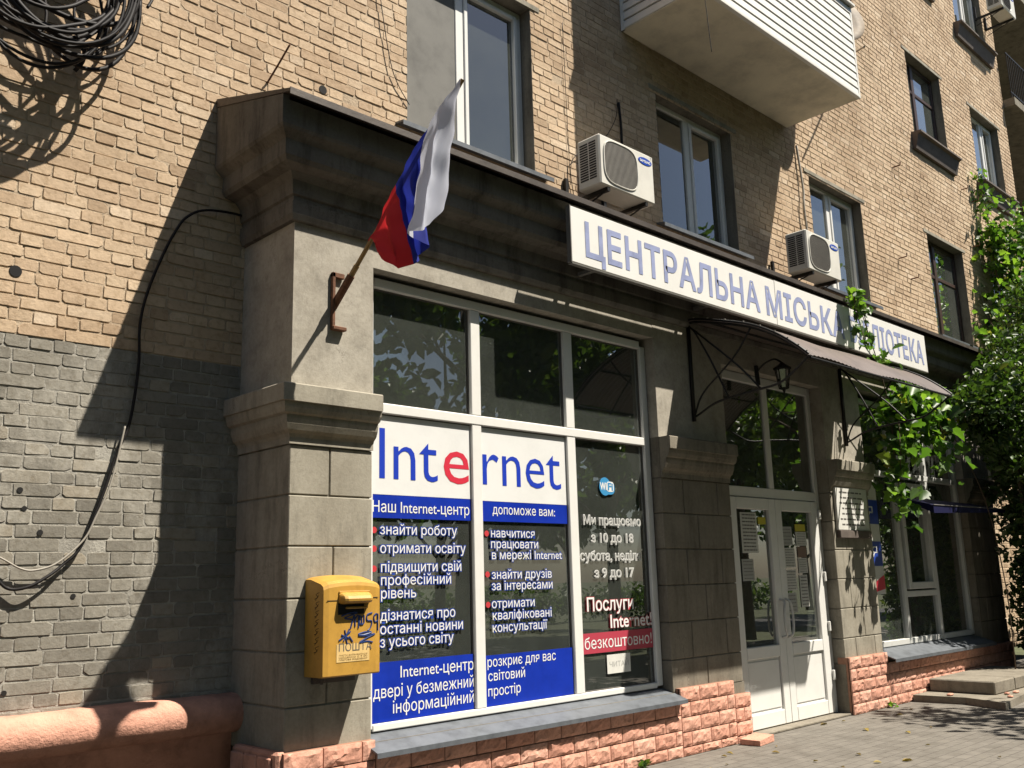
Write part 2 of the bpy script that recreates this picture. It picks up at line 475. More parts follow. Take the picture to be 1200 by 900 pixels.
class MB:
    def __init__(s): s.v, s.f, s.m = [], [], []
    def add(s, verts, faces, mi=0):
        n = len(s.v)
        s.v += [tuple(map(float, q)) for q in verts]
        s.f += [tuple(i + n for i in f) for f in faces]
        s.m += [mi] * len(faces)
        return s
    def box(s, x0, x1, y0, y1, z0, z1, mi=0, c=0.0):
        if x0 > x1: x0, x1 = x1, x0
        if y0 > y1: y0, y1 = y1, y0
        if z0 > z1: z0, z1 = z1, z0
        if c <= 0:
            v = [(x, y, z) for z in (z0, z1) for y in (y0, y1) for x in (x0, x1)]
            return s.add(v, [(0, 2, 3, 1), (4, 5, 7, 6), (0, 1, 5, 4), (2, 6, 7, 3), (0, 4, 6, 2), (1, 3, 7, 5)], mi)
        c = min(c, (x1 - x0) * .45, (y1 - y0) * .45, (z1 - z0) * .45)
        v, idx = [], {}
        for k in range(8):
            sx, sy, sz = k & 1, k >> 1 & 1, k >> 2 & 1
            X, Y, Z = (x1 if sx else x0), (y1 if sy else y0), (z1 if sz else z0)
            ix, iy, iz = (-c if sx else c), (-c if sy else c), (-c if sz else c)
            idx[k, 0] = len(v); v.append((X, Y + iy, Z + iz))
            idx[k, 1] = len(v); v.append((X + ix, Y, Z + iz))
            idx[k, 2] = len(v); v.append((X + ix, Y + iy, Z))
        F = []
        quad = ((0, (0, 2, 6, 4)), (0, (1, 5, 7, 3)), (1, (0, 4, 5, 1)), (1, (2, 3, 7, 6)), (2, (0, 1, 3, 2)), (2, (4, 6, 7, 5)))
        for a, q in quad: F.append(tuple(idx[k, a] for k in q))
        for a in range(3):
            b_, c_ = (a + 1) % 3, (a + 2) % 3
            for sb in (0, 1):
                for sc in (0, 1):
                    k0 = (sb << b_) | (sc << c_)
                    k1 = k0 | (1 << a)
                    F.append((idx[k0, b_], idx[k1, b_], idx[k1, c_], idx[k0, c_]))
        for k in range(8): F.append((idx[k, 0], idx[k, 1], idx[k, 2]))
        return s.add(v, F, mi)
    def tube(s, pts, r, n=6, mi=0, cap=True):
        pts = [Vector(p) for p in pts]
        rs = r if isinstance(r, (list, tuple)) else [r] * len(pts)
        rings = []
        up = Vector((0.13, 0.27, 0.95)).normalized()
        for i, p in enumerate(pts):
            t = (pts[min(i + 1, len(pts) - 1)] - pts[max(i - 1, 0)])
            if t.length < 1e-9: t = Vector((0, 0, 1))
            t.normalize()
            a = up - t * up.dot(t)
            if a.length < 1e-3: a = Vector((1, 0, 0)) - t * t.x
            a.normalize()
            up = a
            b = t.cross(a)
            rings.append([p + (a * math.cos(k * 2 * math.pi / n) + b * math.sin(k * 2 * math.pi / n)) * rs[i] for k in range(n)])
        v = [q for r_ in rings for q in r_]
        F = []
        for i in range(len(pts) - 1):
            for k in range(n):
                F.append((i * n + k, i * n + (k + 1) % n, (i + 1) * n + (k + 1) % n, (i + 1) * n + k))
        if cap:
            F.append(tuple(reversed(range(n))))
            F.append(tuple((len(pts) - 1) * n + k for k in range(n)))
        return s.add(v, F, mi)
    def prism(s, poly, axis, a0, a1, mi=0):
        """poly: 2-D outline in the two other axes, extruded a0..a1 along axis"""
        n = len(poly)
        def P(q, a):
            if axis == 0: return (a, q[0], q[1])
            if axis == 1: return (q[0], a, q[1])
            return (q[0], q[1], a)
        v = [P(q, a0) for q in poly] + [P(q, a1) for q in poly]
        F = [tuple(range(n)), tuple(reversed(range(n, 2 * n)))]
        F += [(i, i + n, (i + 1) % n + n, (i + 1) % n) for i in range(n)]
        return s.add(v, F, mi)
    def sweep(s, path, prof, mi=0, capends=True):
        """mitred sweep of profile [(out, z)] along xy path, outward is to the right of travel"""
        n = len(prof)
        P = [Vector((p[0], p[1])) for p in path]
        v = []
        for i in range(len(P)):
            ds = []
            if i > 0: ds.append((P[i] - P[i - 1]).normalized())
            if i < len(P) - 1: ds.append((P[i + 1] - P[i]).normalized())
            ns = [Vector((d.y, -d.x)) for d in ds]
            m = sum(ns, Vector((0, 0)))
            m = m / m.length_squared * (2 if len(ns) == 2 else 1) if len(ns) == 2 else ns[0]
            for e, z in prof: v.append((P[i].x + m.x * e, P[i].y + m.y * e, z))
        F = []
        for i in range(len(P) - 1):
            for k in range(n - 1):
                F.append((i * n + k, (i + 1) * n + k, (i + 1) * n + k + 1, i * n + k + 1))
        if capends:
            F.append(tuple(range(n)))
            F.append(tuple(reversed(range((len(P) - 1) * n, len(P) * n))))
        return s.add(v, F, mi)
    def disc(s, cx, y, cz, rx, rz, n=32, mi=0, t=0.004, pw=2.0):
        poly = []
        for k in range(n):
            a = 2 * math.pi * k / n
            ca, sa = math.cos(a), math.sin(a)
            poly.append((cx + rx * math.copysign(abs(ca) ** (2 / pw), ca), cz + rz * math.copysign(abs(sa) ** (2 / pw), sa)))
        return s.prism(poly, 1, y, y + t, mi)
    def build(s, name, mats, parent=None, smooth=False):
        L = world_loc(parent) if parent is not None else Vector((0, 0, 0))
        me = bpy.data.meshes.new(name)
        v = np.array(s.v, dtype=float) - np.array(L)
        me.from_pydata(v.tolist(), [], s.f)
        if not isinstance(mats, (list, tuple)): mats = [mats]
        for m in mats: me.materials.append(m)
        if len(mats) > 1: me.polygons.foreach_set('material_index', s.m)
        if smooth: me.polygons.foreach_set('use_smooth', [True] * len(me.polygons))
        me.update()
        o = bpy.data.objects.new(name, me)
        col.objects.link(o)
        o.parent = parent
        return o

def smooth_path(pts, n=6):
    P = [Vector(p) for p in pts]
    out = []
    for i in range(len(P) - 1):
        p0, p1, p2, p3 = P[max(i - 1, 0)], P[i], P[i + 1], P[min(i + 2, len(P) - 1)]
        for k in range(n):
            t = k / n
            out.append(0.5 * ((2 * p1) + (p2 - p0) * t + (2 * p0 - 5 * p1 + 4 * p2 - p3) * t * t + (3 * p1 - p0 - 3 * p2 + p3) * t ** 3))
    out.append(P[-1])
    return out

_txt = {}
def text_shape(s, bold=0.0, space=1.0):
    """lettering as filled faces; every outer contour is filled on its own so that overlapping strokes of a letter do not cancel out"""
    key = (s, bold, space)
    if key in _txt: return _txt[key]
    cu = bpy.data.curves.new('lettering', 'FONT')
    cu.body = s
    cu.space_character = space
    cu.resolution_u = 3
    o = bpy.data.objects.new('lettering', cu)
    col.objects.link(o)
    dg = bpy.context.evaluated_depsgraph_get()
    cc = o.evaluated_get(dg).to_curve(dg)
    conts = []
    for sp in cc.splines:
        P = [(p.co.x, p.co.y) for p in sp.bezier_points] if sp.type == 'BEZIER' else [(p.co.x, p.co.y) for p in sp.points]
        H = [((p.handle_left.x, p.handle_left.y), (p.handle_right.x, p.handle_right.y)) for p in sp.bezier_points] if sp.type == 'BEZIER' else None
        A = sum(P[i][0] * P[(i + 1) % len(P)][1] - P[(i + 1) % len(P)][0] * P[i][1] for i in range(len(P))) / 2
        conts.append((P, H, A))
    o.evaluated_get(dg).to_curve_clear()
    bpy.data.objects.remove(o)
    bpy.data.curves.remove(cu)
    def inside(pt, P):
        r_ = False
        for i in range(len(P)):
            (x1, y1), (x2, y2) = P[i], P[(i + 1) % len(P)]
            if (y1 > pt[1]) != (y2 > pt[1]) and pt[0] < (x2 - x1) * (pt[1] - y1) / (y2 - y1) + x1: r_ = not r_
        return r_
    outers, holes = [], []
    for q in conts:      # the two fonts in use wind their outlines in opposite ways, so a hole is what turns against the outline round it
        hole = any(o2 is not q and abs(o2[2]) > abs(q[2]) and o2[2] * q[2] < 0 and all(inside(pt, o2[0]) for pt in q[0]) for o2 in conts)
        (holes if hole else outers).append(q)
    V, F, n0 = [], [], 0
    for oi, ou in enumerate(outers):
        grp = [ou] + [h for h in holes if h[2] * ou[2] < 0 and all(inside(pt, ou[0]) for pt in h[0])]
        c2 = bpy.data.curves.new('lettering', 'CURVE')
        c2.dimensions = '2D'
        c2.fill_mode = 'BOTH'
        c2.resolution_u = 3
        c2.offset = bold
        for P, H, A in grp:
            sp = c2.splines.new('BEZIER')
            sp.bezier_points.add(len(P) - 1)
            for i, p in enumerate(P):
                bp = sp.bezier_points[i]
                bp.co = (p[0], p[1], 0)
                bp.handle_left_type = bp.handle_right_type = 'FREE'
                bp.handle_left = (*(H[i][0] if H else p), 0)
                bp.handle_right = (*(H[i][1] if H else p), 0)
            sp.use_cyclic_u = True
        ob = bpy.data.objects.new('lettering', c2)
        col.objects.link(ob)
        dg = bpy.context.evaluated_depsgraph_get()
        me = bpy.data.meshes.new_from_object(ob.evaluated_get(dg))
        for q in me.vertices: V.append((q.co.x, q.co.y, 0.00022 * (oi % 3)))
        F += [tuple(i + n0 for i in p.vertices) for p in me.polygons]
        n0 = len(V)
        bpy.data.objects.remove(ob)
        bpy.data.curves.remove(c2)
        bpy.data.meshes.remove(me)
    v = np.array(V)
    _txt[key] = (v, F)
    return v, F

def put_text(mb, s, x0, x1, zb, size, y, mi=0, bold=0.0, space=1.0, ref=0.0):
    """lettering on an upright plane facing -y; fitted between x0 and x1, baseline zb, font size in metres"""
    v, f = text_shape(s, bold, space)
    v0, _ = text_shape(s, ref, space)
    a, b = v0[:, 0].min(), v0[:, 0].max()
    k = (x1 - x0) / (b - a)
    mb.add([(x0 + (q[0] - a) * k, y - q[2], zb + q[1] * size) for q in v], f, mi)

def line(parent, s, x0, x1, zb, size, y, mat, bold=0.0, space=1.0, name='text_line'):
    m = MB()
    put_text(m, s, x0, x1, zb, size, y, 0, bold, space)
    return m.build(name, mat, parent)

def leaf_cloud(name, cen, size, mat, parent, shape='oval', droop=0.3, seed=1, face=None):
    r = np.random.default_rng(seed)
    n = len(cen)
    if shape == 'grape':
        half = [(0, -.32), (.22, -.5), (.42, -.36), (.5, -.08), (.36, .0), (.52, .22), (.3, .26), (.2, .42), (0, .62)]
    elif shape == 'oval':
        half = [(0, -.5), (.22, -.2), (.24, .12), (0, .5)]
    base = [(u, w, abs(u) * 0.45) for u, w in half] + [(-u, w, abs(u) * 0.45) for u, w in half[1:-1]]
    h = len(half)
    right = list(range(h))
    left = [0] + list(range(h, 2 * h - 2)) + [h - 1]
    base = np.array(base)
    base[:, 2] -= 0.35 * base[:, 1] ** 2
    sz = size * np.exp(np.clip(r.normal(0, 0.36, n), -.9, .5))
    nrm = r.normal(0, 1, (n, 3))
    nrm[:, 2] = np.abs(nrm[:, 2]) * 0.7 + 0.35
    if face is not None: nrm += np.array(face)
    nrm /= np.linalg.norm(nrm, axis=1)[:, None]
    t = r.normal(0, 1, (n, 3))
    t[:, 2] -= droop * 2.5
    t -= nrm * (t * nrm).sum(1)[:, None]
    t /= np.linalg.norm(t, axis=1)[:, None]
    b = np.cross(t, nrm)
    V = (cen[:, None, :] + sz[:, None, None] * (base[None, :, 0, None] * b[:, None, :] + base[None, :, 1, None] * t[:, None, :] + base[None, :, 2, None] * nrm[:, None, :]))
    k = len(base)
    L = np.array(world_loc(parent)) if parent is not None else np.zeros(3)
    V = (V.reshape(-1, 3) - L)
    off = (np.arange(n) * k)
    loops = np.concatenate([(off[:, None] + np.array(right)[None]), (off[:, None] + np.array(left[::-1])[None])], axis=1)
    me = bpy.data.meshes.new(name)
    me.vertices.add(len(V)); me.vertices.foreach_set('co', V.astype(np.float32).ravel())
    lr, ll = len(right), len(left)
    me.loops.add(n * (lr + ll)); me.loops.foreach_set('vertex_index', loops.ravel().astype(np.int32))
    me.polygons.add(2 * n)
    st = np.stack([np.arange(n) * (lr + ll), np.arange(n) * (lr + ll) + lr], 1).ravel()
    me.polygons.foreach_set('loop_start', st.astype(np.int32))
    me.materials.append(mat)
    me.update(calc_edges=True)
    me.validate()
    o = bpy.data.objects.new(name, me)
    col.objects.link(o)
    o.parent = parent
    return o

def blob(c, rad, n, seed, shell=0.45):
    r = np.random.default_rng(seed)
    d = r.normal(0, 1, (n, 3)); d /= np.linalg.norm(d, axis=1)[:, None]
    q = shell + (1 - shell) * r.random(n) ** 0.7
    return np.array(c) + d * q[:, None] * np.array(rad)

D = 0.64                      # face of the brick wall behind the porch front (y = 0)

# ------------------------------------------------------------ the ground
mb = MB(); mb.add([(-400, -400, -0.14), (400, -400, -0.14), (400, 400, -0.14), (-400, 400, -0.14)], [(0, 1, 2, 3)])
tag(mb.build('ground', M['earth']), kind='structure')
mb = MB(); mb.box(-60, 80, -6.4, 0.9, -0.13, 0.0)
tag(mb.build('pavement', M['pavers']), kind='structure')
mb = MB(); mb.box(-40, -.14, -3.2, .62, .0005, .035, 0, .02)
tag(mb.build('added_soil_bed', M['soil']), kind='structure')  # unseen dark bed, added to cut light bouncing off the ground
mb = MB(); mb.add([(-200, -14, -0.125), (200, -14, -0.125), (200, -10, -0.125), (-200, -10, -0.125)], [(0, 1, 2, 3)])
tag(mb.build('road', M['asphalt']), kind='structure')
mb = MB(); mb.box(-60, 80, -6.52, -6.403, -0.13, 0.02, 0, 0.015)
tag(mb.build('kerb', M['kerb']), kind='structure')

# ------------------------------------------------------------ the apartment building
bld = thing('apartment_building', 'tan brick apartment block with weathered brickwork and a white clad balcony', 'building', (0, D, 0))

WIN = [  # x0, x1, z0, z1, style, mullion, curtain, sill kind
    (1.392, 2.86, 5.08, 6.76, 'white', 2.085, 'screen', 'metal'),
    (4.778, 6.21, 5.08, 6.60, 'white', 5.50, 'half', 'metal'),
    (8.045, 9.50, 5.08, 6.60, 'white', 8.76, 'left', 'metal'),
    (11.75, 13.17, 5.02, 6.68, 'wood', 12.30, 'none', 'metal'),
    (14.48, 15.88, 5.02, 6.66, 'wood', 15.1, 'none', 'metal'),
    (11.76, 13.13, 8.38, 9.89, 'wood', 12.28, 'half', 'box'),
    (14.47, 15.87, 8.32, 9.83, 'white', 15.3, 'half', 'box'),
    (11.76, 13.13, 11.72, 13.2, 'wood', 12.3, 'none', 'box'),
    (14.36, 15.86, 11.45, 12.95, 'white', 15.2, 'half', 'box'),
    (5.0, 5.8, 7.2, 9.3, 'white', 5.4, 'none', 'none'),
]
HOLES = [(a, b, c, d) for a, b, c, d, *_ in WIN]

def brick_wall():
    X0, X1, Z0, Z1 = -6.0, 16.45, 0.3, 14.0
    mortar = MB()
    xs = sorted({X0, X1} | {h[0] for h in HOLES} | {h[1] for h in HOLES})
    zs = sorted({Z0, Z1} | {h[2] for h in HOLES} | {h[3] for h in HOLES})
    for i in range(len(xs) - 1):
        for j in range(len(zs) - 1):
            cx, cz = (xs[i] + xs[i + 1]) / 2, (zs[j] + zs[j + 1]) / 2
            if any(h[0] < cx < h[1] and h[2] < cz < h[3] for h in HOLES): continue
            mortar.add([(xs[i], D, zs[j]), (xs[i + 1], D, zs[j]), (xs[i + 1], D, zs[j + 1]), (xs[i], D, zs[j + 1])], [(0, 1, 2, 3)], 1)
    c = 0.0755
    V, F, k = [], [], 0
    row = 0
    z = Z0
    r = np.random.default_rng(5)
    while z < Z1:
        zb = 2.873 - math.ceil((2.873 - Z0) / c) * c + row * c
        z = zb + c
        head = row % 2 == 0
        L = 0.131 if head else 0.262
        x = X0 - (0 if head else 0.066) + r.normal(0, 0.004)
        row += 1
        holes = [h for h in HOLES if h[2] < zb + c * .6 and h[3] > zb + c * .4]
        wob = r.normal(0, 0.0012)
        while x < X1:
            l = L * (1 + r.normal(0, 0.025))
            if r.random() < 0.03: l = 0.131 if not head else 0.262
            a, b = x + 0.004, x + l - 0.004
            x += l
            segs = [(a, min(b, X1))]
            for h in holes:
                ns = []
                for s0, s1 in segs:
                    if s1 <= h[0] or s0 >= h[1]: ns.append((s0, s1)); continue
                    if s0 < h[0]: ns.append((s0, h[0]))
                    if s1 > h[1]: ns.append((h[1], s1))
                segs = ns
            for s0, s1 in segs:
                if s1 - s0 < 0.03: continue
                if s0 > 0.25 and s1 < 11.0 and zb < 4.25: continue
                near = s0 < 4.6
                if near and r.random() < 0.004: continue
                j = (lambda q: r.normal(0, q)) if near else (lambda q: 0.0)
                z0_, z1_ = zb + 0.005 + j(.0019) + wob, zb + c - 0.005 + j(.0019) + wob
                dep = (0.0052 if zb > 2.8 else 0.004) + r.normal(0, 0.0014)
                if near and r.random() < 0.05: dep = 0.0026
                dep = max(dep, 0.0025)
                if near:
                    out = []
                    for (cx, cz, sx, sz) in ((s0, z0_, 1, 1), (s1, z0_, -1, 1), (s1, z1_, -1, -1), (s0, z1_, 1, -1)):
                        ch = abs(r.normal(0.008, 0.006)); cv = abs(r.normal(0.007, 0.005))
                        if r.random() < 0.05: ch, cv = min(.03, ch * 2.5), min(.028, cv * 2.5)
                        p1 = (cx + sx * ch, cz + j(.0012)); p2 = (cx + j(.0015), cz + sz * cv)
                        out += [p2, p1] if (sx, sz) in ((1, 1), (-1, -1)) else [p1, p2]
                    mx, mz = (s0 + s1) / 2, (z0_ + z1_) / 2
                    n = 8
                    inn = [(mx + (px - mx) * (1 - 0.003 / max(.03, (s1 - s0) / 2)), mz + (pz - mz) * 0.955) for px, pz in out]
                    ti, tj = r.normal(0, 0.008), r.normal(0, 0.02)
                    V += [(px, D, pz) for px, pz in out]
                    V += [(px, D - dep - ti * (px - mx) - tj * (pz - mz), pz) for px, pz in inn]
                else:
                    n = 4
                    g = 0.004
                    out = [(s0, z0_), (s1, z0_), (s1, z1_), (s0, z1_)]
                    inn = [(s0 + g, z0_ + g), (s1 - g, z0_ + g), (s1 - g, z1_ - g), (s0 + g, z1_ - g)]
                    V += [(px, D, pz) for px, pz in out] + [(px, D - dep, pz) for px, pz in inn]
                F.append(tuple(range(k + n, k + 2 * n)))
                F += [(k + i, k + (i + 1) % n, k + n + (i + 1) % n, k + n + i) for i in range(n)]
                k += 2 * n
    mortar.add(V, F, 0)
    # back-up wall so no light leaks round the edges
    mortar.add([(X1, D, 0), (X1, 2.4, 0), (X1, 2.4, Z1), (X1, D, Z1)], [(0, 1, 2, 3)], 1)
    mortar.build('brick_wall', [M['brick'], M['mortar']], bld)
brick_wall()
# corner quoin bricks at the far end
q = MB()
for i in range(60):
    z = 4.3 + i * 0.151
    q.box(16.452, 16.462, D + 0.02, D + (0.26 if i % 2 else 0.13), z, z + 0.138)
q.build('corner_brickwork', M['brick'], bld)
b = MB(); b.box(-6, 16.4, 5.6, 5.8, 0, 14); b.box(-6.2, -6.0, D, 5.8, 0, 14); b.box(-6, 22, D, 5.8, 14.0, 14.2)
b.build('rear_wall', M['mortar'], bld)

# rounded pink plinth moulding left of the porch
p = MB()
pr = [(0.0, 0.815)]
for k in range(11):
    a = R_(80 - k * 16)
    pr.append((0.06 + 0.115 * math.cos(a), 0.70 + 0.113 * math.sin(a)))
pr += [(0.03, 0.585), (0.03, 0.0), (0.0, 0.0)]
xs = np.linspace(-6, 0.0, 200)
prn = len(pr)
r5 = np.random.default_rng(3)
wob = np.convolve(r5.normal(0, 0.012, 220), np.ones(12) / 12, 'same')[:200]
vv = []
for i, x in enumerate(xs):
    for e, z in pr: vv.append((x, D - e * (1 + wob[i] * 4) - (0.0 if e == 0 else wob[i]), z + (wob[199 - i] * 0.8 if 0.55 < z else 0)))
ff = [(i * prn + k, (i + 1) * prn + k, (i + 1) * prn + k + 1, i * prn + k + 1) for i in range(199) for k in range(prn - 1)]
p.add(vv, ff)
p.build('plinth_moulding', M['pink'], bld, smooth=True)

def flat_window(x0, x1, z0, z1, style, mull, curtain, sill):
    y = D + 0.13
    fm = M['pvc'] if style == 'white' else M['wood']
    # opening lining, lintel and frame
    w = MB()
    t = 0.055 if style == 'white' else 0.06
    for a, b_ in ((x0, x0 + t), (x1 - t, x1), (mull - t * .85, mull + t * .85)): w.box(a, b_, y, y + 0.06, z0 + t, z1 - t, 0, 0.006)
    for a, b_ in ((z0, z0 + t), (z1 - t, z1)): w.box(x0, x1, y - .001, y + 0.061, a, b_, 0, 0.006)
    if style == 'wood':
        zt = z0 + (z1 - z0) * 0.64
        w.box(x0 + t, x1 - t, y + .008, y + .05, zt - .03, zt + .03, 0, .005)
    if style == 'white':      # opening sash
        a, b_ = mull + t * .85, x1 - t
        for q0, q1 in ((a, a + .045), (b_ - .045, b_)): w.box(q0, q1, y - .014, y + .03, z0 + t, z1 - t, 0, .006)
        for q0, q1 in ((z0 + t, z0 + t + .045), (z1 - t - .045, z1 - t)): w.box(a + .045, b_ - .045, y - .013, y + .03, q0, q1, 0, .006)
    win = w.build('window', fm, bld)
    g = MB(); g.box(x0 + t * .5, x1 - t * .5, y + .024, y + .028, z0 + t * .5, z1 - t * .5)
    g.build('pane', M['flat_glass'], win)
    l = MB()
    for xa, xb in ((x0 - .004, x0 + .0), (x1, x1 + .004)):
        l.box(xa, xb, D - .004, y + .2, z0, z1)
    l.box(x0, x1, D - .004, y + .2, z1, z1 + .004)
    l.box(x0, x1, D, y + .2, z0 - .006, z0 - .002)
    l.build('reveal', M['pier_stone'], win)
    l = MB(); l.box(x0 - .12, x1 + .12, D - .014, D + .02, z1 + .006, z1 + .055)
    l.build('lintel', M['stone'], win)
    rm = MB()
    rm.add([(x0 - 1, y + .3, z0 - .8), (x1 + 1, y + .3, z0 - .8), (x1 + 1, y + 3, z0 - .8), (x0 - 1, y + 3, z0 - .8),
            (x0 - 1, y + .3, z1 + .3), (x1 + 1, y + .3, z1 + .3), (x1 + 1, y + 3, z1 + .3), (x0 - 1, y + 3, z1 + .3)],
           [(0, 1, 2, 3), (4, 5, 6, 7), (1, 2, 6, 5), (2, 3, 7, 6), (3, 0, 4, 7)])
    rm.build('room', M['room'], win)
    if curtain == 'screen':
        s_ = MB(); s_.box(x0 + t, mull - t, y + .004, y + .008, z0 + t, z1 - t)
        s_.build('insect_screen', M['screen'], win)
    if curtain in ('half', 'left', 'screen'):
        cu = MB()
        spans = {'half': ((x0, x0 + (x1 - x0) * .2), (x1 - (x1 - x0) * .22, x1)), 'left': ((x0, mull),), 'screen': ((mull + .25, mull + .42),)}[curtain]
        for xa, xb in spans:
            n = max(6, int((xb - xa) / .02))
            v = []
            for i in range(n + 1):
                x = xa + (xb - xa) * i / n
                yy = y + .16 + .025 * math.sin(x * 46) + .012 * math.sin(x * 91 + 1)
                v += [(x, yy, z0), (x, yy, z1)]
            cu.add(v, [(2 * i, 2 * i + 2, 2 * i + 3, 2 * i + 1) for i in range(n)])
        cu.build('curtain', M['curtain'], win, smooth=True)
    s_ = MB()
    if sill == 'metal':
        s_.prism([(y, z0 + .004), (D - .11, z0 - .035), (D - .11, z0 - .075), (D - .103, z0 - .075), (D - .10, z0 - .05), (y, z0 - .012)], 0, x0 - .12, x1 + .14)
        s_.build('sill', M['sill_metal'], win)
    elif sill == 'box':
        s_.prism([(y, z0 + .004), (D - .17, z0 - .02), (D - .17, z0 - .05), (D - .12, z0 - .07), (D - .06, z0 - .30), (D, z0 - .30), (y, z0 - .02)], 0, x0 - .14, x1 + .14)
        s_.build('sill', M['dark_sill'], win)
for wv in WIN: flat_window(*wv)

# the enclosed balcony
BX0, BX1, BY0, BZ0, BZ1 = 4.235, 7.573, -0.385, 7.10, 8.34
bl = MB()
bl.box(BX0 + .03, BX1 - .03, BY0 + .03, D - .012, BZ0 + .012, BZ0 + .16)
balc = bl.build('balcony', M['soffit'], bld)
sf = MB(); sf.box(BX0 + .004, BX1 - .004, BY0 + .004, D - .012, BZ0, BZ0 + .011)
sf.build('soffit', M['soffit'], balc)
sd = MB()
nb = 12
for k in range(nb):
    za = BZ0 + .014 + k * (BZ1 - BZ0 - .014) / nb
    zb = za + (BZ1 - BZ0 - .014) / nb - .001
    zm = za + (zb - za) * .86
    prof = [(0.0, za), (0.020, za + .003), (0.012, zm), (-.006, zm + .002), (-.006, zb), (-.02, zb), (-.02, za)]
    sd.sweep([(BX0 + .02, D - .012), (BX0 + .02, BY0 + .02), (BX1 - .02, BY0 + .02), (BX1 - .02, D - .012)], prof)
sd.build('siding', M['siding'], balc)
ct = MB()
for x, y in ((BX0, BY0), (BX1 - .045, BY0)): ct.box(x, x + .045, y, y + .045, BZ0 - .002, BZ1 + .02, 0, .004)
ct.box(BX0 - .002, BX0 + .03, D - .05, D - .011, BZ0, BZ1 + .02)
ct.box(BX0 + .05, BX1 - .05, BY0 - .006, BY0 + .04, BZ0 - .004, BZ0 + .03, 0, .003)
ct.box(BX0 - .03, BX1 + .03, BY0 - .04, D - .011, BZ1, BZ1 + .03)
ct.build('corner_trim', M['siding'], balc)
gz = MB()
for i in range(6):
    x = BX0 + .02 + i * (BX1 - BX0 - .09) / 5
    gz.box(x, x + .05, BY0 + .01, BY0 + .06, BZ1 + .03, 9.75)
gz.box(BX0, BX1, BY0, D - .011, 9.75, 9.85)
gz.build('glazing_frame', M['siding'], balc)
gp = MB(); gp.box(BX0 + .03, BX1 - .03, BY0 + .03, BY0 + .036, BZ1 + .03, 9.75); gp.box(BX0 + .03, BX0 + .036, BY0 + .04, D - .02, BZ1 + .03, 9.75)
gp.box(BX1 - .036, BX1 - .03, BY0 + .04, D - .02, BZ1 + .03, 9.75)
gp.build('glazing', M['curtain'], balc)

# recessed balconies (loggias) at the far end
lg = MB()
lg.box(16.47, 26, 2.3, 2.5, 0, 15); lg.box(25.8, 26, D, 2.3, 0, 14)
lg.build('recess_wall', M['pier_stone'], bld)
for zf in (7.45, 10.65, 13.6):
    s_ = MB(); s_.box(16.47, 25.8, 0.42, 2.3, zf - .16, zf)
    o = s_.build('recessed_balcony', M['pier_stone'], bld)
    rl = MB()
    for i in range(80):
        x = 16.52 + i * .115
        rl.box(x, x + .014, .47, .484, zf, zf + 1.0)
    for z in (zf + .12, zf + .98): rl.box(16.48, 25.8, .465, .49, z, z + .03)
    rl.build('railing', M['black'], o)
    d_ = MB()
    for x in (17.2, 17.95, 18.7): d_.box(x, x + .08, 2.24, 2.299, zf, zf + 2.2, 0, .004)
    d_.box(17.2, 18.78, 2.236, 2.299, zf + 2.2, zf + 2.28); d_.box(17.28, 18.7, 2.236, 2.299, zf + .8, zf + .88)
    d_.build('balcony_door', M['pvc'], o)
    g = MB(); g.box(17.28, 18.7, 2.27, 2.275, zf, zf + 2.2); g.build('door_glass', M['flat_glass'], o)

# ------------------------------------------------------------ the library front (a one-storey porch)
an = thing('library_porch', 'one storey plastered library front with pilasters, heavy cornice and pink stone base', 'shop front', (5.6, 0, 0))
AX1 = 11.25

def ashlar(mb, x0, x1, z0, z1, y0, y1, h=0.305, seed=0, top_off=0.0):
    """coursed blocks with open joints round a recessed core"""
    r = random.Random(seed)
    g = 0.004
    mb.box(x0 + .012, x1 - .012, y0 + .012, y1, z0, z1)
    z = z1
    k = seed
    while z > z0 + .02:
        zb = max(z0, z - h)
        if k % 2: cuts = [x0, x0 + (x1 - x0) * r.uniform(.45, .6), x1]
        else: cuts = [x0, x1] if x1 - x0 < .8 else [x0, x0 + (x1 - x0) * .3, x0 + (x1 - x0) * .8, x1]
        for a, b_ in zip(cuts[:-1], cuts[1:]):
            dy = r.uniform(-.0015, .0015)
            mb.box(a + (g if a > x0 else 0), b_ - (g if b_ < x1 else 0), y0 + dy, y1 - .001, zb + g, z - g, 0, .005)
        z = zb
        k += 1

CAP = [(0.0, 2.285), (0.012, 2.285), (0.012, 2.325), (0.022, 2.345), (0.045, 2.365), (0.06, 2.40), (0.066, 2.43), (0.066, 2.452), (0.088, 2.462), (0.10, 2.49),
       (0.105, 2.525), (0.12, 2.527), (0.12, 2.628), (0.112, 2.636), (0.0, 2.636)]

def pilaster(x0, x1, mat, ret_left=False, ret_right=False, seed=0, y1=0.15):
    pm = MB()
    ashlar(pm, x0, x1, 0.50, 2.285, 0.0, D - .002 if ret_left else y1, seed=seed)
    pm.box(x0 + .001, x1 - .001, 0.004, D - .002 if ret_left else y1, 2.285, 3.53)
    o = pm.build('pilaster', mat, an)
    c = MB()
    path = [(x0, 0), (x1, 0)]
    if ret_left: path = [(x0, D - .012)] + path
    if ret_right: path = path + [(x1, D - .012)]
    c.sweep(path, CAP)
    c.build('capital', mat if mat is not M['plaster'] else M['stone'], o)
    return o
pilaster(0.0, 0.602, M['stone'], ret_left=True, seed=1)
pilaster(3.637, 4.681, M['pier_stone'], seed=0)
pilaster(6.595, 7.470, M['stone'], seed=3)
pilaster(10.33, AX1, M['pier_stone'], ret_right=True, seed=2)
